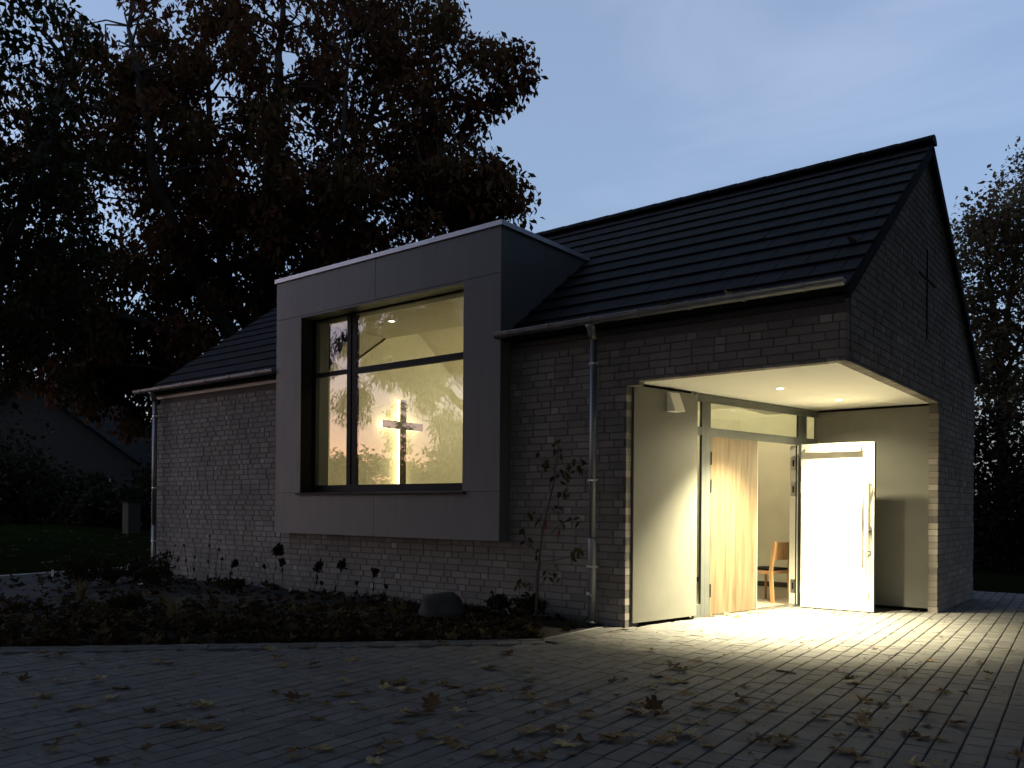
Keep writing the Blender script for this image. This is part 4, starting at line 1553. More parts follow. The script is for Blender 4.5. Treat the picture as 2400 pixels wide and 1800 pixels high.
def bush(name, label, c, rad, n, leaf, size, seed, cat='bush', group=None, k=26, stems=6):
    """dense shrub: a few stems and a filled crown, built round its base"""
    rg = np.random.default_rng(seed)
    base = np.array([c[0], c[1], c[2]])
    t = empty(name, label, cat, group, loc=tuple(base))
    sm = MB()
    for i in range(stems):
        a = rg.uniform(0, 2 * math.pi)
        e = np.array([math.cos(a) * rad[0] * .6, math.sin(a) * rad[1] * .6, rad[2] * rg.uniform(1.0, 1.6)])
        sm.tube([(0, 0, 0), tuple(e * 0.5 + rg.normal(0, .05, 3)), tuple(e)], [0.035, 0.022, 0.01], 5)
    sm.build('stems', 'bark', t)
    d = rg.normal(0, 1, (k, 3))
    d /= np.linalg.norm(d, axis=1)[:, None]
    C = d * (rg.random(k) ** 0.45)[:, None] * np.asarray(rad) + np.array([0, 0, rad[2] * 0.95])
    C[:, 2] = np.maximum(C[:, 2], 0.15)
    v, q, tt = leaves_at(C, max(4, n // k), min(rad) * rg.uniform(.35, .6, k), size, 0.6, 0.2, rg)
    v[:, 2] = np.maximum(v[:, 2], 0.01)
    link('crown', fast_mesh('crown', v, q, leaf, tt), t)
    return t


# dark shrubs behind the gable and along the far edge of the lawn
for i, (u, dpt, rx, rz, lab) in enumerate([(2330, 19.0, 1.5, 1.7, 'dark shrub right behind the gable corner'), (2440, 18.5, 1.5, 1.5, 'dark shrub at the right edge behind the paving'),
                                           (2240, 22.5, 1.6, 1.3, 'dark shrub peeping out past the gable wall')]):
    p = at_depth(u, 1300, dpt)
    bush('shrub', lab, (p[0], p[1], 0.0), (rx, rx, rz), 5200, 'hedge', 0.13, 40 + i, group='shrubs behind the gable', k=40)
for i, (u, dpt, rx, rz, lab) in enumerate([(20, 33, 2.6, 1.4, 'dark shrub at the far left end of the lawn'), (110, 34, 2.4, 1.1, 'dark shrub in front of the far house wall'),
                                           (210, 32, 2.2, 0.9, 'low dark shrub in the middle of the far lawn edge'), (300, 31, 1.8, 0.8, 'low dark shrub next to the yellow box'),
                                           (380, 30, 2.0, 1.2, 'dark shrub half hidden by the chapel corner'), (-80, 31, 2.4, 2.2, 'tall dark shrub beyond the left picture edge')]):
    p = at_depth(u, 1230, dpt)
    bush('shrub', lab, (p[0], p[1], lawn_z(p[0], p[1]) - 0.05), (rx, rx, rz), 3600, 'hedge', 0.2, 60 + i, group='shrubs along the far lawn edge', k=34)


# ---- far houses, seen as dark gables at the left
def house(name, label, u_apex, v_apex, depth, half, eave_v, deep, seed, win):
    """gable-fronted house turned to the camera; half = half width in metres"""
    a = at_depth(u_apex, v_apex, depth)
    z_r = a[2]
    z_e = at_depth(u_apex, eave_v, depth)[2]
    yaw = -YAW
    h = empty(name, label, 'house', 'houses beyond the lawn', loc=(a[0], a[1], 0.0))
    h.rotation_euler = (0, 0, yaw)
    zb = 0.0
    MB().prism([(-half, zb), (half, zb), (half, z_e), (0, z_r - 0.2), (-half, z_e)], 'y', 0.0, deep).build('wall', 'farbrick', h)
    ov = 0.45
    sl = (z_r - z_e) / half
    for sgn in (-1, 1):
        v = []
        for y in (-ov, deep + ov):
            v += [(0, y, z_r), (sgn * (half + ov), y, z_e - sl * ov), (sgn * (half + ov), y, z_e - sl * ov - 0.18), (0, y, z_r - 0.2)]
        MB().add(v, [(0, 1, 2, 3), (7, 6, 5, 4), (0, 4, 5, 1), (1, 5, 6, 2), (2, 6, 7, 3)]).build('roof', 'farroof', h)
    MB().box(-0.3, 0.3, deep * .4, deep * .4 + .5, z_r - 0.5, z_r + 0.7).build('chimney', 'farbrick', h)
    for (x0, x1, z0, z1) in win:
        w = MB().box(x0, x1, -0.05, -0.002, z0, z1).build('window', 'white', h)
        MB().box(x0 + .07, (x0 + x1) / 2 - .03, -0.07, -0.052, z0 + .07, z1 - .07).build('pane', 'darkglass', w)
        MB().box((x0 + x1) / 2 + .03, x1 - .07, -0.07, -0.052, z0 + .07, z1 - .07).build('pane', 'darkglass', w)
    return h


house('far_house', 'dark gabled house beyond the lawn at the left', 55, 880, 38, 5.4, 1080, 9, 1, [(3.0, 4.0, 1.4, 2.5), (-1.2, 0.2, 1.3, 2.6)])
house('far_house', 'second dark gabled roof just left of the chapel corner', 520, 925, 44, 4.6, 1075, 10, 2, [(-3.2, -2.2, 1.3, 2.4)])
pb = at_depth(308, 1190, 27)
yb_ = empty('garden_box', 'faded yellow wooden box standing at the far lawn edge', 'box', loc=(pb[0], pb[1], lawn_z(pb[0], pb[1])))
hh = max(0.4, at_depth(308, 1178, 27)[2] - lawn_z(pb[0], pb[1]))
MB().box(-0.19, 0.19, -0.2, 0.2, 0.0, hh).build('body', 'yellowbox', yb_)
MB().box(-0.22, 0.22, -0.23, 0.23, hh + .001, hh + 0.05).build('lid', 'black', yb_)

# ---- trees behind and beside the camera: cedar and row mirror in the pane, the rest are added for shade
YM = -8.5
ct = in_mirror(1175, 1000, YM)
ctb = np.array([ct[0], ct[1], 0.0])
mm = lambda u, v, dy=0.0: in_mirror(u, v, YM + dy)
def m_lobe(u, v, ru, rv, rd, k, y=YM):
    c = in_mirror(u, v, y)
    e = in_mirror(u + ru, v, y)
    f_ = in_mirror(u, v - rv, y)
    return (c, (abs(e[0] - c[0]), rd, abs(f_[2] - c[2])), k)


tree('cedar_tree', 'drooping cedar mirrored in the big window pane', ctb,
     [([ctb, ctb + (0.1, 0, 3), ctb + (0, 0, 6.5), ctb + (0.1, 0.1, 13)], 0.42, 0.10),
      ([mm(1175, 1010), mm(1120, 985), mm(1060, 930), mm(1000, 890), mm(900, 850)], 0.15, 0.03), ([mm(1175, 930), mm(1080, 860), mm(960, 800), mm(840, 790)], 0.13, 0.02),
      ([mm(1175, 830), mm(1000, 740), mm(850, 720)], 0.12, 0.02), ([mm(1120, 985), mm(1060, 1000), mm(990, 985)], 0.06, 0.01)],
     [m_lobe(960, 850, 150, 45, 0.9, 34), m_lobe(1065, 1000, 24, 75, 0.5, 9), m_lobe(836, 950, 26, 60, 0.4, 8), m_lobe(890, 790, 150, 50, 1.0, 30), m_lobe(1040, 790, 100, 60, 1.0, 22),
      m_lobe(900, 700, 260, 50, 1.4, 36), m_lobe(1000, 905, 50, 40, 0.5, 9), m_lobe(760, 850, 40, 40, 0.6, 5), m_lobe(1160, 650, 200, 200, 2.0, 40), m_lobe(1250, 930, 110, 190, 1.3, 50), m_lobe(1350, 960, 140, 200, 1.4, 60), m_lobe(1470, 900, 150, 240, 1.5, 60), m_lobe(1300, 640, 220, 180, 1.6, 50)],  # last lobes reach beyond the mirrored part, added to block the low glow
     'conifer', 150, 0.42, 0.20, 0.16, 1.1, seed=22, twigs=6)
for i, (u, v, hgt, rx) in enumerate([(700, 1090, 3.6, 3.4), (775, 1075, 4.4, 3.0), (855, 1085, 4.2, 2.4), (930, 1105, 3.2, 2.6), (1010, 1100, 3.4, 2.6), (1085, 1075, 4.6, 3.2), (1160, 1050, 5.4, 3.4)]):
    p = in_mirror(u, 1150, -40 + (i % 3) * 2)
    bush('round_tree', 'round tree mirrored low in the window, %s of the row' % ('first', 'second', 'third', 'fourth', 'fifth', 'sixth', 'last')[i],
         (p[0], p[1], 0.0), (rx, rx, hgt * .68), 5200, 'hedge', 0.32, 80 + i, cat='tree', group='tree row behind the camera', k=40)
YB = -26.0  # birch added in line with the cross so its reflection darkens the stem
bb = in_mirror(934, 1150, YB)
bb = np.array([bb[0], bb[1], 0.0])
tree('added_birch', 'slender birch added so its mirror image darkens the lit cross', bb, [([bb, bb + (0.05, 0, 2.5), bb + (0, 0, 5.2)], 0.10, 0.03)],
     [m_lobe(934, 1000, 26, 62, 0.5, 13, YB), m_lobe(928, 1085, 44, 55, 0.7, 18, YB)], 'hedge', 90, 0.42, 0.16, 0.5, 0.5, seed=33, twigs=3)
SHADE = [((9, -15), 15, 5.5, 0), ((1, -19), 16, 5.5, 1), ((-8, -22), 15, 5.0, 2), ((14, -6), 15, 5.5, 3), ((15, 6), 14, 5.0, 4), ((6.5, -10.5), 16, 4.6, 5), ((19, -17), 16, 6, 6), ((-14, -28), 15, 5.5, 7), ((8.5, 7.5), 14, 5.0, 8), ((9.5, 16), 14, 5.0, 9)]  # unseen trees added to block sky light from paving and walls
names = ['added broad shade tree right behind the camera', 'added broad shade tree far behind the camera', 'added broad shade tree behind the camera to the left', 'added broad shade tree to the right of the paving', 'added broad shade tree right of the gable, out of view',
         'added tall shade tree whose crown overhangs the paving', 'added broad shade tree at the back right', 'added broad shade tree at the back left', 'added broad shade tree beside the gable, out of view', 'added broad shade tree behind the gable on the far right']
OVER = [((5.5, -11.0), (3.0, -5.5, 12.2), (6.0, 5.5, 3.6), 'added tall shade tree whose crown hangs over the forecourt'), ((-3.0, -14.5), (-5.0, -7.5, 12.4), (5.5, 5.5, 3.4), 'added tall shade tree whose crown hangs over the planting bed'),  # unseen crowns added overhead to keep sky light off the forecourt
        ((10.5, -3.5), (8.0, 1.0, 12.6), (5.0, 5.5, 3.6), 'added tall shade tree leaning in over the right of the forecourt'),
        ((11.0, 1.0), (4.0, 2.5, 16.3), (7.0, 6.0, 3.3), 'added very tall shade tree whose crown spreads high over the gable'), ((-9.0, -9.5), (-4.5, -1.0, 15.8), (6.5, 5.0, 3.0), 'added very tall shade tree whose crown spreads high over the bay')]
for i, (xy, cc, rad, lab) in enumerate(OVER):
    b = np.array([xy[0], xy[1], 0.0])
    cc = np.array(cc)
    top = cc + (0, 0, 1.5)
    tree('added_overhead_tree', lab, b, [([b, b * 0.8 + cc * (0.2, 0.2, 0.35), b * .45 + cc * (.55, .55, .75), top], 0.4, 0.1)] +
         [([b * .4 + cc * (.6, .6, .8), cc + (math.cos(t) * rad[0] * .45, math.sin(t) * rad[1] * .45, -.5), cc + (math.cos(t) * rad[0] * .8, math.sin(t) * rad[1] * .8, 0)], 0.16, 0.04) for t in np.linspace(0, 5.2, 6)],
         [(cc, rad, 220)], 'greenleaf', 75, 1.0, 0.42, 0.6, 0.3, seed=200 + i, group='unseen trees added to shade the forecourt', twigs=0)
for (xy, hgt, rr_, i) in SHADE:
    b = np.array([xy[0], xy[1], 0.0])
    tree('added_shade_tree', names[i], b, [([b, b + (0, 0, hgt * .35), b + (0.2, 0, hgt * .8)], 0.35, 0.1)] +
         [([b + (0, 0, hgt * .35), b + (math.cos(t) * rr_ * .4, math.sin(t) * rr_ * .4, hgt * .55), b + (math.cos(t) * rr_ * .75, math.sin(t) * rr_ * .75, hgt * .7)], 0.16, 0.04) for t in np.linspace(0, 5.2, 6)],
         [(b + (0, 0, hgt * .62), (rr_, rr_, hgt * .40), 190)], 'greenleaf', 64, 1.0, 0.42, 0.6, 0.3, seed=100 + i, group='unseen trees added to shade the forecourt', twigs=0)

# ================================================================== SMALL THINGS
def maple_leaf(rr, curl=1.0):
    """five-lobed leaf about 1 m across lying near z = 0, stalk towards -y; curled as dry leaves are"""
    lobes = [(-158, .42), (-132, .50), (-112, .74), (-98, .72), (-80, .60), (-62, .56), (-52, .82), (-42, .98), (-33, .84), (-20, .62), (-11, .86), (0, 1.10), (11, .86), (20, .62), (33, .84), (42, .98), (52, .82), (62, .56),
             (80, .60), (98, .72), (112, .74), (132, .50), (158, .42)]
    c1, c2 = rr.uniform(0.3, 1.5) * curl, rr.uniform(-0.5, 1.0) * curl
    tw = rr.uniform(-0.5, 0.5) * curl
    def Z(x, y):
        return c1 * x * x * 0.75 + c2 * y * y * 0.55 + tw * x * y + 0.06 * math.sin(9 * x + 4 * y) * curl
    v = [(0, -0.05, Z(0, -.05))]
    for a, r in lobes:
        a_ = math.radians(a + rr.uniform(-3, 3))
        r *= rr.uniform(.86, 1.1) * 0.55
        x, y = r * math.sin(a_), r * math.cos(a_)
        v.append((x, y, Z(x, y)))
    n = len(lobes)
    f = [(0, i, i + 1) for i in range(1, n)]
    f = [(0, b, a) for (_, a, b) in f]
    k = len(v)
    v += [(0.012, -0.05, Z(0, -.05)), (-0.012, -0.05, Z(0, -.05)), (0.05, -0.55, Z(0, -.3) + .05)]
    f.append((k, k + 1, k + 2))
    zmin = min(p[2] for p in v)
    return [(p[0], p[1], p[2] - zmin) for p in v], f


rl = random.Random(77)
LEAF_T = [0.08, 0.15, 0.25, 0.4, 0.5, 0.62, 0.78, 0.95]
leaf_meshes, leaf_word = [], []
WORDS = ['dark brown', 'dark brown', 'brown', 'tan', 'yellow brown', 'yellow brown', 'pale yellow', 'pale straw-coloured']
for i in range(22):
    v, f = maple_leaf(rl, rl.uniform(0.5, 1.5))
    t = LEAF_T[i % 8]
    leaf_word.append(WORDS[i % 8])
    leaf_meshes.append(MB().add(v, f, (t, t, t)).mesh('fallen_leaf', 'dryleaf'))
flat_meshes, flat_word = [], []
for i in range(8):
    v, f = maple_leaf(rl, 0.30)
    t = LEAF_T[(i * 3 + 2) % 8]
    flat_word.append(WORDS[(i * 3 + 2) % 8])
    flat_meshes.append(MB().add(v, f, (t, t, t)).mesh('fallen_leaf', 'dryleaf'))

LP = []
for (ox, oy, sc, pts) in [
    (1200, 1440, 3.687, [(160, 510), (150, 580), (150, 625), (95, 680), (200, 680), (35, 735), (480, 655), (620, 690), (410, 695), (905, 705), (1030, 770), (450, 790), (260, 815), (160, 875), (1150, 880), (1290, 890),
                         (1440, 840), (1540, 690), (1590, 750), (1620, 800), (1880, 840), (2010, 765), (2015, 645), (1220, 640), (1365, 455), (1480, 500), (1460, 475), (1250, 540), (1475, 595), (1590, 405), (1840, 370), (870, 590),
                         (960, 570), (640, 890), (460, 990), (430, 1040), (180, 1030), (480, 1120), (290, 1180), (60, 1240), (250, 1250), (500, 1215), (815, 1095), (1050, 1080), (1210, 1120), (1340, 1115), (1500, 940), (1645, 960),
                         (2050, 930), (2070, 1095), (2045, 1210), (1480, 1045), (1600, 1100), (1670, 1150), (1440, 1290), (2130, 1290), (1190, 320), (1180, 800), (1090, 860), (1230, 850)]),
    (1800, 1440, 3.687, [(280, 250), (950, 290), (920, 300), (1010, 215), (1345, 170), (1410, 45), (1500, 210), (1350, 335), (1400, 400), (1905, 225), (2090, 315), (1820, 430), (1910, 520), (1890, 560), (585, 490), (650, 520), (1130, 465),
                         (1170, 495), (1285, 500), (1085, 520), (1205, 550), (780, 600), (1020, 670), (1120, 720), (1200, 780), (1220, 830), (1360, 860), (40, 770), (50, 830), (270, 790), (500, 840), (520, 910), (440, 900), (680, 950), (830, 980),
                         (960, 1010), (900, 1060), (1190, 1030), (1320, 1070), (610, 1080), (100, 1090), (140, 1150), (560, 1190), (700, 1220), (800, 1270), (1000, 1250), (1370, 1290), (1790, 1280), (1500, 1100), (1620, 945), (1385, 980), (800, 860),
                         (835, 760), (1005, 795), (1490, 685), (1700, 690), (2130, 1250), (1520, 800), (270, -120), (580, -10), (1250, 1310), (1450, 1300)]),
    (600, 1480, 3.16, [(110, 145), (130, 200), (210, 260), (385, 270), (630, 300), (725, 210), (810, 115), (350, 115), (1410, 108), (1610, 240), (1720, 285), (1870, 170), (410, 345), (150, 455), (370, 490), (270, 535), (505, 545), (710, 405), (620, 470),
                       (730, 530), (790, 580), (940, 390), (950, 430), (1080, 385), (830, 450), (1220, 385), (1160, 450), (1290, 540), (1380, 400), (1490, 410), (1440, 510), (1590, 475), (1540, 550), (1700, 435), (1800, 435), (300, 660), (440, 655),
                       (1040, 670), (1180, 630), (1300, 605), (1480, 635), (1600, 620), (1380, 690), (1510, 735), (1210, 780), (1330, 790), (1380, 830), (1500, 850), (1570, 870), (1760, 800), (410, 870), (520, 880), (920, 860), (900, 905), (300, 950),
                       (850, 980), (1750, 920), (1900, 930), (1450, 980), (1830, 960), (1960, 960)]),
    (0, 1450, 1.843, [(430, 270), (520, 305), (370, 385), (300, 405), (470, 350), (150, 385), (620, 470), (760, 465), (640, 405), (890, 380), (900, 425), (345, 465), (250, 530), (330, 520), (240, 575), (590, 635), (690, 190), (730, 195),
                      (600, 240), (840, 240), (360, 210), (110, 270), (260, 275), (210, 340), (130, 160), (640, 575), (915, 480), (450, 620), (200, 165), (440, 130), (300, 170), (20, 240)])]:
    LP += [(ox + a / sc, oy + b / sc) for a, b in pts]


def place_leaf(me, p, size, rz, tilt=None, z=0.004, label=None, group=None):
    o = link('fallen_leaf', me)
    o.location = (p[0], p[1], z)
    o.scale = (size, size, size * rl.uniform(.55, 1.15))
    o.rotation_euler = (tilt[0], tilt[1], rz) if tilt else (rl.uniform(-.16, .16), rl.uniform(-.16, .16), rz)
    tag(o, label, 'leaf', group)
    return o


for i, (u, v) in enumerate(LP):
    p = on_ground(u, min(v, 1795))
    lit = math.hypot(p[0] + 1.2, p[1] - 1.4) < 3.0
    size = rl.choice([0.06, 0.08, 0.10, 0.12, 0.14, 0.16, 0.19]) * rl.uniform(.9, 1.1) * (0.8 if lit else 1.0)
    if u > 1750 or rl.random() < 0.25:
        size *= 0.72
    j = rl.randrange(22)
    me, wd_ = (leaf_meshes[j], leaf_word[j] + ' curled') if rl.random() < 0.82 else (flat_meshes[j % 8], flat_word[j % 8] + ' flat')
    near = 'lying in the lamp light in front of the porch' if lit else ('on the dark left half of the paving' if u < 1200 else 'on the darker right half of the paving')
    place_leaf(me, p, size, rl.uniform(0, 6.28), z=0.004 + (0.012 if rl.random() < .3 else 0), label=wd_ + ' maple leaf ' + near, group=wd_ + ' maple leaves ' + near)
for k in range(60):                                  # second leaf lying half over the first, so that they lie in small drifts
    u, v = LP[(k * 37) % len(LP)]
    p = on_ground(u, min(v, 1795))
    if math.hypot(p[0] + 1.2, p[1] - 1.4) < 3.0:
        continue
    a_ = rl.uniform(0, 6.28)
    near = 'lying half over another leaf on the ' + ('left' if u < 1200 else 'right') + ' of the paving'
    place_leaf(rl.choice(leaf_meshes), (p[0] + .07 * math.cos(a_), p[1] + .07 * math.sin(a_)), rl.uniform(.11, .17), rl.uniform(0, 6.28), z=.02, label='dry maple leaf ' + near, group='maple leaves ' + near)
p = on_ground(1533, 1668)
place_leaf(flat_meshes[2], p, 0.17, 0.7, (R(42), 0.2, 2.2), 0.03, 'dark maple leaf standing up on edge in a heap of leaves')
p = on_ground(1012, 1660)
place_leaf(flat_meshes[5], p, 0.17, 0.7, (R(40), -0.2, 0.4), 0.03, 'red brown maple leaf standing up on edge on the paving')
# leaves blown against the foot of the oak door
for i, (u, v) in enumerate([(1640, 1443), (1652, 1446), (1665, 1444), (1671, 1438), (1700, 1441), (1712, 1437), (1722, 1448), (1752, 1436), (1762, 1434), (1775, 1436), (1783, 1433), (1735, 1455)]):
    p = on_ground(u, v)
    place_leaf(rl.choice(leaf_meshes), (p[0] + .05, p[1] - .03), rl.uniform(.09, .14), rl.uniform(0, 6.28), label='yellow maple leaf blown against the foot of the oak door', group='leaves at the oak door')
pf = on_ground(1840, 1577)
ft = empty('twig', 'pale straight twig lying on the paving', 'twig', loc=(pf[0], pf[1], 0.008))
MB().tube([(-0.085, 0.02, 0), (-0.02, 0.0, 0.003), (0.09, -0.012, 0.0)], [0.008, 0.009, 0.007], 6).build('stick', 'straw', ft)
MB().tube([(0.0, 0.0, 0.002), (0.025, 0.018, 0.008)], [0.005, 0.003], 5).build('stub', 'straw', ft)

# small crumbs: leaf scraps and seeds over the paving, far too many to count
def crumbs(n):
    out_v, out_t = [], []
    k = 0
    while k < n:
        x, y = rng.uniform(-7.5, 4.5), rng.uniform(-6.5, 4.0)
        if bed_side(x, y) > -0.02 and y < 0 or (y > 0 and x < AX + 0.3):
            continue
        s_ = rng.uniform(0.006, 0.022)
        a = rng.uniform(0, 6.28)
        c, d = math.cos(a) * s_, math.sin(a) * s_
        z = 0.006
        out_v += [(x - c, y - d, z), (x + d * .5, y - c * .5, z + rng.uniform(0, .012)), (x + c, y + d, z + rng.uniform(0, .006)), (x - d * .5, y + c * .5, z)]
        out_t += [rng.uniform(0, 1)] * 4
        k += 1
    return np.array(out_v), np.arange(4 * n).reshape(-1, 4), np.array(out_t)


v, q, t = crumbs(1500)
link('leaf_scraps', fast_mesh('leaf_scraps', v, q, 'dryleaf', t), kind='stuff', label='tiny leaf scraps and seeds strewn over the paving', cat='leaf scraps')

# ---- leaf litter on the bed (one mass)
lit = MB()
nl = 0
while nl < 5200:
    if rl.random() < 0.6:
        tt_ = rl.random()
        q0 = K[0].lerp(K[1], 0.15 + 0.85 * tt_)
        d = (K[1] - K[0]).normalized()
        nn = Vector((-d.y, d.x))
        w = q0 + nn * (0.06 + rl.random() ** 1.5 * 2.6)
        x, y = w.x, w.y
    else:
        x, y = rl.uniform(-13.5, -2.6), rl.uniform(-8, -0.02)
    b = bed_side(x, y)
    if b < 0.06 or y > -0.03 or x + .18 * y < -13.9:
        continue
    if rl.random() > 0.62 + 0.38 * math.exp(-b / 1.3):
        continue
    v, f = maple_leaf(rl, rl.uniform(.6, 1.6))
    s_ = rl.uniform(.08, .17)
    mt = Matrix.Translation((x, y, bed_z(x, y) + rl.uniform(0, .05))) @ Matrix.Rotation(rl.uniform(0, 6.28), 4, 'Z') @ Matrix.Rotation(rl.uniform(-.7, .7), 4, 'X') @ Matrix.Rotation(rl.uniform(-.7, .7), 4, 'Y') @ Matrix.Scale(s_, 4)
    t = rl.choice([.02, .05, .08, .12, .18, .25, .35, .5, .62, .9]) * rl.uniform(.7, 1.1)
    lit.add([mt @ Vector(p_) for p_ in v], f, (t, t, t))
    nl += 1
lit.build('leaf_litter', 'litter', kind='stuff', label='thick brown leaf litter covering the planting bed', cat='leaf litter')
ll = MB()
for _ in range(420):
    x, y = -14.5 - rl.random() ** 1.5 * 14, rl.uniform(-8, 6)
    v, f = maple_leaf(rl, 1.0)
    s_ = rl.uniform(.08, .15)
    mt = Matrix.Translation((x, y, lawn_z(x, y) + 0.04)) @ Matrix.Rotation(rl.uniform(0, 6.28), 4, 'Z') @ Matrix.Rotation(rl.uniform(-.5, .5), 4, 'X') @ Matrix.Scale(s_, 4)
    t = rl.choice([.1, .3, .5, .8])
    ll.add([mt @ Vector(p_) for p_ in v], f, (t, t, t))
ll.build('lawn_leaves', 'litter', kind='stuff', label='scattered fallen leaves on the dark lawn', cat='leaf litter')


# ---- boulder
def boulder():
    c = on_ground(1037, 1462)
    o = bpy.data.objects.new('boulder', None)
    vs, fs = [], []
    nu, nv = 20, 12
    for i in range(nv + 1):
        t = math.pi * i / nv
        for j in range(nu):
            a = 2 * math.pi * j / nu
            d = Vector((math.sin(t) * math.cos(a), math.sin(t) * math.sin(a), math.cos(t)))
            k = 0.94 + 0.07 * math.sin(2.3 * d.x * 2.1 + 5 * d.y) + 0.10 * math.sin(3 * d.x + 2.2) * math.cos(4 * d.y + 1) + 0.06 * math.sin(7 * d.z + 3 * d.x) + 0.05 * math.cos(9 * d.y - 4 * d.z)
            p = d * k
            zz = p.z * 0.235
            zz = min(zz, 0.205 + 0.02 * p.x)
            vs.append((p.x * 0.27, p.y * 0.20, zz + 0.13))
    for i in range(nv):
        for j in range(nu):
            fs.append((i * nu + j, (i + 1) * nu + j, (i + 1) * nu + (j + 1) % nu, i * nu + (j + 1) % nu))
    me = MB().add(vs, fs).mesh('boulder', 'boulder', smooth=True)
    o = link('boulder', me, label='rounded grey boulder lying in the planting bed', cat='boulder')
    o.location = (c[0], c[1], 0.02)
    o.rotation_euler = (0, 0, R(38))


boulder()


def oval_leaf(L, W, rr, fold=0.25):
    """pointed oval leaf along +y, two rows of faces folded along the midrib"""
    n = 5
    v, f = [], []
    for i in range(n + 1):
        t = i / n
        w = W * math.sin(math.pi * min(1, t * 0.97 + .03)) ** 0.8 / 2
        z = -0.25 * L * t * t
        v += [(-w, L * t, z + fold * w), (0, L * t, z), (w, L * t, z + fold * w)]
    for i in range(n):
        for j in range(2):
            a = i * 3 + j
            f.append((a, a + 1, a + 4, a + 3))
    return v, f


# ---- magnolia sapling by the downpipe
def sapling():
    b = on_front(1256, 1446, -0.42)
    b[2] = bed_z(b[0], b[1]) - 0.02
    o = empty('sapling', 'thin sapling with a few red leaves beside the downpipe', 'sapling', loc=tuple(b))
    S = lambda u, v: tuple(on_front(u, v, -0.42) - b)
    rs = random.Random(5)
    trunk = [(0, 0, 0), S(1262, 1330), S(1272, 1240), S(1284, 1190), S(1298, 1130), S(1306, 1075), S(1308, 1036)]
    MB().tube(trunk, [.017, .015, .012, .010, .008, .006, .004], 7).build('trunk', 'sapbark', o, smooth=True)
    boughs = [[(1263, 1312), (1255, 1296), (1232, 1262), (1222, 1246)], [(1268, 1316), (1310, 1312), (1340, 1302), (1358, 1290)], [(1268, 1372), (1290, 1345), (1302, 1350)], [(1262, 1380), (1240, 1362), (1222, 1365)],
              [(1276, 1240), (1262, 1214), (1240, 1202)], [(1286, 1195), (1300, 1190), (1312, 1192)], [(1290, 1170), (1318, 1152), (1330, 1150)], [(1300, 1120), (1330, 1110), (1362, 1100), (1382, 1095)], [(1302, 1105), (1280, 1085), (1262, 1070)],
              [(1304, 1090), (1340, 1085), (1365, 1082)], [(1294, 1250), (1325, 1225), (1345, 1215)]]
    lm = []
    for i in range(6):
        v, f = oval_leaf(1.0, 0.5 if i else 0.6, rs)
        t = [0.05, 0.2, 0.35, 0.5, 0.6, 0.98][i]
        lm.append(MB().add(v, f, (t, t, t)).mesh('leaf', 'saplingleaf'))

    def leaf(p, size, k=None):
        q = link('leaf', lm[k if k is not None else rs.randrange(5)], o)
        q.location = p
        q.scale = (size, size, size)
        q.rotation_euler = (rs.uniform(-2.4, -0.6), rs.uniform(-.8, .8), rs.uniform(0, 6.28))
    for bg in boughs:
        pts = [Vector(S(*p)) + Vector((0, rs.uniform(-.05, .02), 0)) for p in bg]
        MB().tube(pts, [.006, .005, .004, .002][:len(pts)] if len(pts) == 4 else [.006, .004, .002], 5).build('branch', 'sapbark', o)
        for _ in range(9):
            a = rs.choice(pts[1:])
            leaf(a + Vector((rs.uniform(-.05, .05), rs.uniform(-.05, .05), rs.uniform(-.04, .05))), rs.uniform(.055, .095))
    for p in ((1345, 1095), (1330, 1120), (1300, 1110), (1310, 1060), (1306, 1040), (1290, 1075)):
        for _ in range(3):
            leaf(Vector(S(*p)) + Vector((rs.uniform(-.09, .09), rs.uniform(-.06, .06), rs.uniform(-.06, .06))), rs.uniform(.055, .095))
    for p in ((1312, 1238), (1247, 1262), (1281, 1222)):
        q = link('leaf', lm[5], o, label='dark red leaf')
        q.location = S(*p)
        q.scale = (.105, .105, .105)
        q.rotation_euler = (-1.65, 0.1, R(-38))


sapling()


# ---- dried hydrangea stalks along the wall
def stalks(label, stems, seed):
    """stems: (base u, base v, head u, head v, head size m or 0)"""
    rs = random.Random(seed)
    y0 = -0.55
    b0 = on_front(stems[0][0], stems[0][1], y0)
    b0[2] = 0.0
    o = empty('dried_hydrangea', label, 'plant', 'dried stalks along the wall', loc=tuple(b0))
    for (bu, bv, hu, hv, hs) in stems:
        p0 = on_front(bu, bv, y0 + rs.uniform(-.1, .1))
        p0[2] = 0.0
        p2 = on_front(hu, hv, y0 + rs.uniform(-.05, .05))
        p0, p2 = Vector(p0 - b0), Vector(p2 - b0)
        p1 = p0.lerp(p2, .5) + Vector((rs.uniform(-.02, .02), rs.uniform(-.03, .03), 0.01))
        MB().tube([p0, p1, p2], [.005, .004, .003], 5).build('stem', 'stem', o)
        n = 4
        for k in range(n):
            v, f = oval_leaf(.07, .03, rs)
            a = p0.lerp(p2, rs.uniform(.25, .9))
            mt = Matrix.Translation(a) @ Matrix.Rotation(rs.uniform(0, 6.28), 4, 'Z') @ Matrix.Rotation(rs.uniform(-2, -.8), 4, 'X')
            t = rs.uniform(0, 1)
            MB().add([mt @ Vector(q) for q in v], f, (t, t, t)).build('leaf', 'deadflower', o)
        if hs:
            rg = np.random.default_rng(rs.randrange(9999))
            C = rg.normal(0, 1, (26, 3))
            C /= np.linalg.norm(C, axis=1)[:, None]
            C *= (rg.random(26) ** .4)[:, None]
            ax = (p2 - p1).normalized()
            C = C * np.array([.5, .5, .9]) * hs
            rot = Vector((0, 0, 1)).rotation_difference(ax).to_matrix()
            C = (np.array(rot) @ C.T).T + np.array(p2 + ax * hs * .55)
            v, q, t = leaves_at(C, 9, hs * .28, hs * .42, .8, 0.1, rg)
            link('flower_head', fast_mesh('flower_head', v, q, 'deadflower', t), o)
    return o


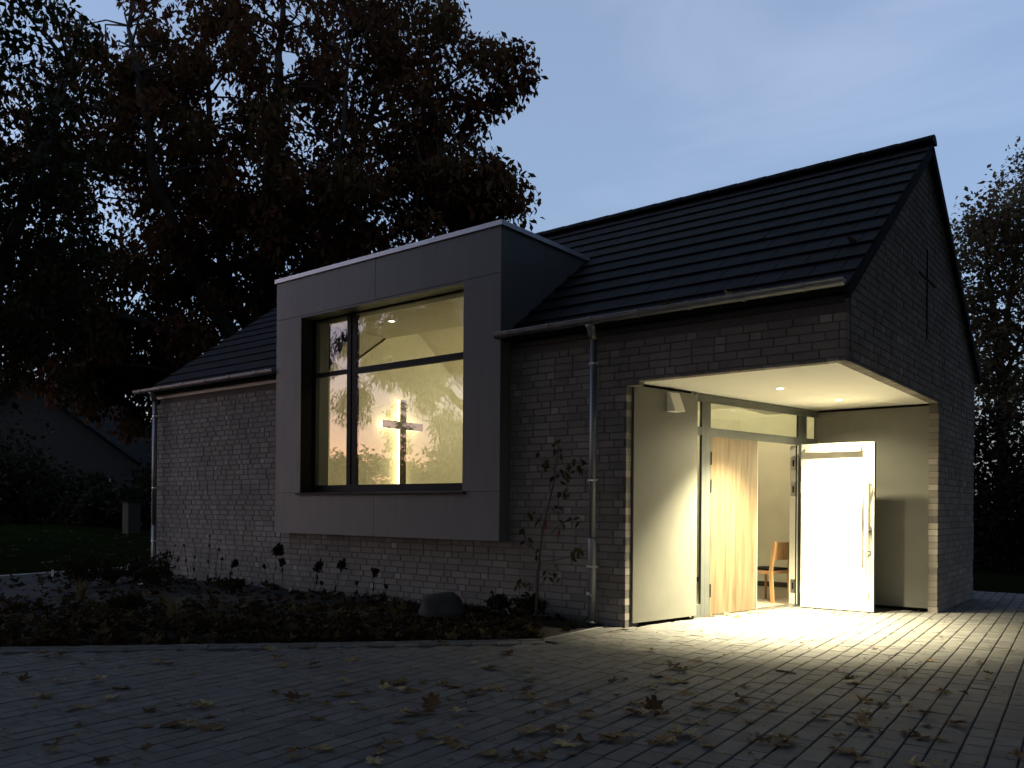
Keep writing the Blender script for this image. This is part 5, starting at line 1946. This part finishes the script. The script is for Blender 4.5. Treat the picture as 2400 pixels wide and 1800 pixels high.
stalks('dried hydrangea with two dark flower heads left of the bay corner', [(636, 1368, 650, 1300, .11), (658, 1364, 662, 1322, .07), (628, 1362, 620, 1330, .04)], 1)
stalks('pair of dark pointed flower heads on thin stalks below the bay', [(740, 1385, 744, 1335, .085), (775, 1388, 800, 1330, .085), (752, 1383, 754, 1368, .04)], 2)
stalks('single dark flower head with low sprigs below the middle of the bay', [(872, 1400, 878, 1348, .075), (842, 1396, 836, 1368, .035), (905, 1404, 905, 1378, .04), (862, 1398, 860, 1376, .0)], 3)
stalks('dried stalk with one drooping head at the left of the bay', [(520, 1352, 548, 1325, .075), (508, 1350, 520, 1312, .03)], 4)
stalks('tall thin bare stalks with tiny buds near the left wall end', [(485, 1348, 492, 1258, .018), (498, 1348, 516, 1268, .016), (445, 1345, 432, 1280, .02), (388, 1340, 410, 1280, .02), (392, 1340, 430, 1278, .022), (450, 1345, 458, 1290, .012)], 5)


# ---- low plants in the bed
def tuft(label, u, v, n, h, m, seed, w=0.012, spread=0.09, cat='grass tuft', group='tufts in the bed'):
    rg = np.random.default_rng(seed)
    p = on_ground(u, v)
    b = np.array([p[0], p[1], bed_z(p[0], p[1]) - .01])
    o = empty('grass_tuft', label, cat, group, loc=tuple(b))
    vs, ts = [], []
    for i in range(n):
        a, l = rg.uniform(0, 6.28), rg.uniform(.5, 1.1) * h
        d = np.array([math.cos(a), math.sin(a), 0])
        s_ = np.array([-d[1], d[0], 0]) * w / 2
        r0 = d * rg.uniform(0, .03)
        p1 = r0 + d * spread * .4 + np.array([0, 0, l * .65])
        p2 = r0 + d * spread * rg.uniform(.8, 2.0) + np.array([0, 0, l * rg.uniform(.7, 1.0)])
        vs += [r0 - s_, r0 + s_, p1 + s_ * .8, p1 - s_ * .8, p1 - s_ * .8, p1 + s_ * .8, p2 + s_ * .1, p2 - s_ * .1]
        ts += [rg.random()] * 8
    link('blades', fast_mesh('blades', np.array(vs), np.arange(len(vs)).reshape(-1, 4), m, np.array(ts)), o)


tuft('straw-coloured grass tuft left of the boulder, in front of the stalks', 402, 1465, 60, .34, 'straw', 1)
tuft('straw-coloured grass tuft at the left end of the bed', 190, 1420, 70, .36, 'straw', 2, spread=.13)
tuft('low green tuft by the downpipe foot', 1345, 1476, 60, .16, 'herb', 3)
tuft('low green tuft between sapling and kerb', 1225, 1488, 60, .15, 'herb', 4)
tuft('small green tuft right under the bay', 900, 1420, 40, .18, 'herb', 5)
tuft('small dark tuft against the wall right of the boulder', 1125, 1420, 40, .2, 'herb', 6)


def herb(label, u, v, r, h, seed, n=900):
    p = on_ground(u, v)
    p[1] = min(p[1], -0.28) if p[0] > -LX - 0.4 else p[1]
    bush('garden_perennial', label, (p[0], p[1], bed_z(p[0], p[1])), (r, r, h * .5), n, 'herb', .055, seed, cat='plant', group='leafy plants in the bed', k=16, stems=5)


herb('bushy plant at the far left end of the bed', 190, 1385, .26, .55, 301)
herb('leafy plant just left of the chapel corner', 262, 1375, .24, .42, 302)
herb('upright leafy plant at the foot of the corner downpipe', 318, 1370, .24, .5, 303)
herb('dark leafy plant below the corner downpipe', 372, 1385, .30, .50, 304)
herb('low leafy plant beside the sapling foot', 1290, 1448, .18, .26, 305, 700)
herb('low leafy plant right of the boulder', 1180, 1446, .16, .22, 306, 600)
herb('low leafy plant in the left of the bed', 540, 1400, .2, .2, 309, 600)
herb('low leafy plant close to the kerb at the left', 300, 1450, .2, .2, 310, 600)

# white bloom and plant tags
p = on_ground(328, 1412)
fl = empty('white_flower', 'single white bloom low in the bed at the chapel corner', 'flower', loc=(p[0], p[1], bed_z(p[0], p[1])))
MB().tube([(0, 0, 0), (0.01, 0, .16)], [.004, .003], 5).build('stem', 'stem', fl)
for k in range(8):
    v, f = oval_leaf(.05, .035, rl)
    mt = Matrix.Translation((.01, 0, .165)) @ Matrix.Rotation(k * .785, 4, 'Z') @ Matrix.Rotation(.5 + .3 * (k % 2), 4, 'X')
    MB().add([mt @ Vector(q) for q in v], f).build('petal', 'petal', fl)
for (u, v, h_, lab) in [(122, 1366, .17, 'white plant tag at the left end of the bed'), (299, 1352, .20, 'white plant tag behind the bushy plants at the corner'), (680, 1395, .07, 'small white plant tag under the left of the bay')]:
    p = on_ground(u, v)
    tg = empty('plant_tag', lab, 'tag', 'plant tags', loc=(p[0], p[1], bed_z(p[0], p[1])))
    tg.rotation_euler = (0.1, 0.12, 0.6)
    MB().prism([(-.022, 0), (.022, 0), (.022, h_ - .02), (0.012, h_), (-0.012, h_), (-.022, h_ - .02)], 'y', -.002, .002).build('blade', 'tag', tg)
# leaves caught in the gutter and lying on the roof
for i, (x, z) in enumerate([(-0.72, 0), (-1.05, 0), (-1.75, 0)]):
    o = place_leaf(leaf_meshes[i * 3 + 4], (x, -0.235, 0), 0.14, i * 2.0, (.5, .3, i), 3.415, 'dry leaf caught in the gutter above the porch', 'leaves in the gutter')
for i, (u, v) in enumerate([(1780, 562), (1845, 573), (1998, 569)]):
    d = ray(u, v)
    t_ = (3.40 + SL * (CY + .10) - CZ + .03) / (d[2] - SL * d[1])
    q = CAM + d * t_
    place_leaf(flat_meshes[i], q, 0.11, i * 1.3, (ang, 0, i * .4), q[2] + .02, 'small pale leaf stuck on the roof tiles', 'leaves on the roof')
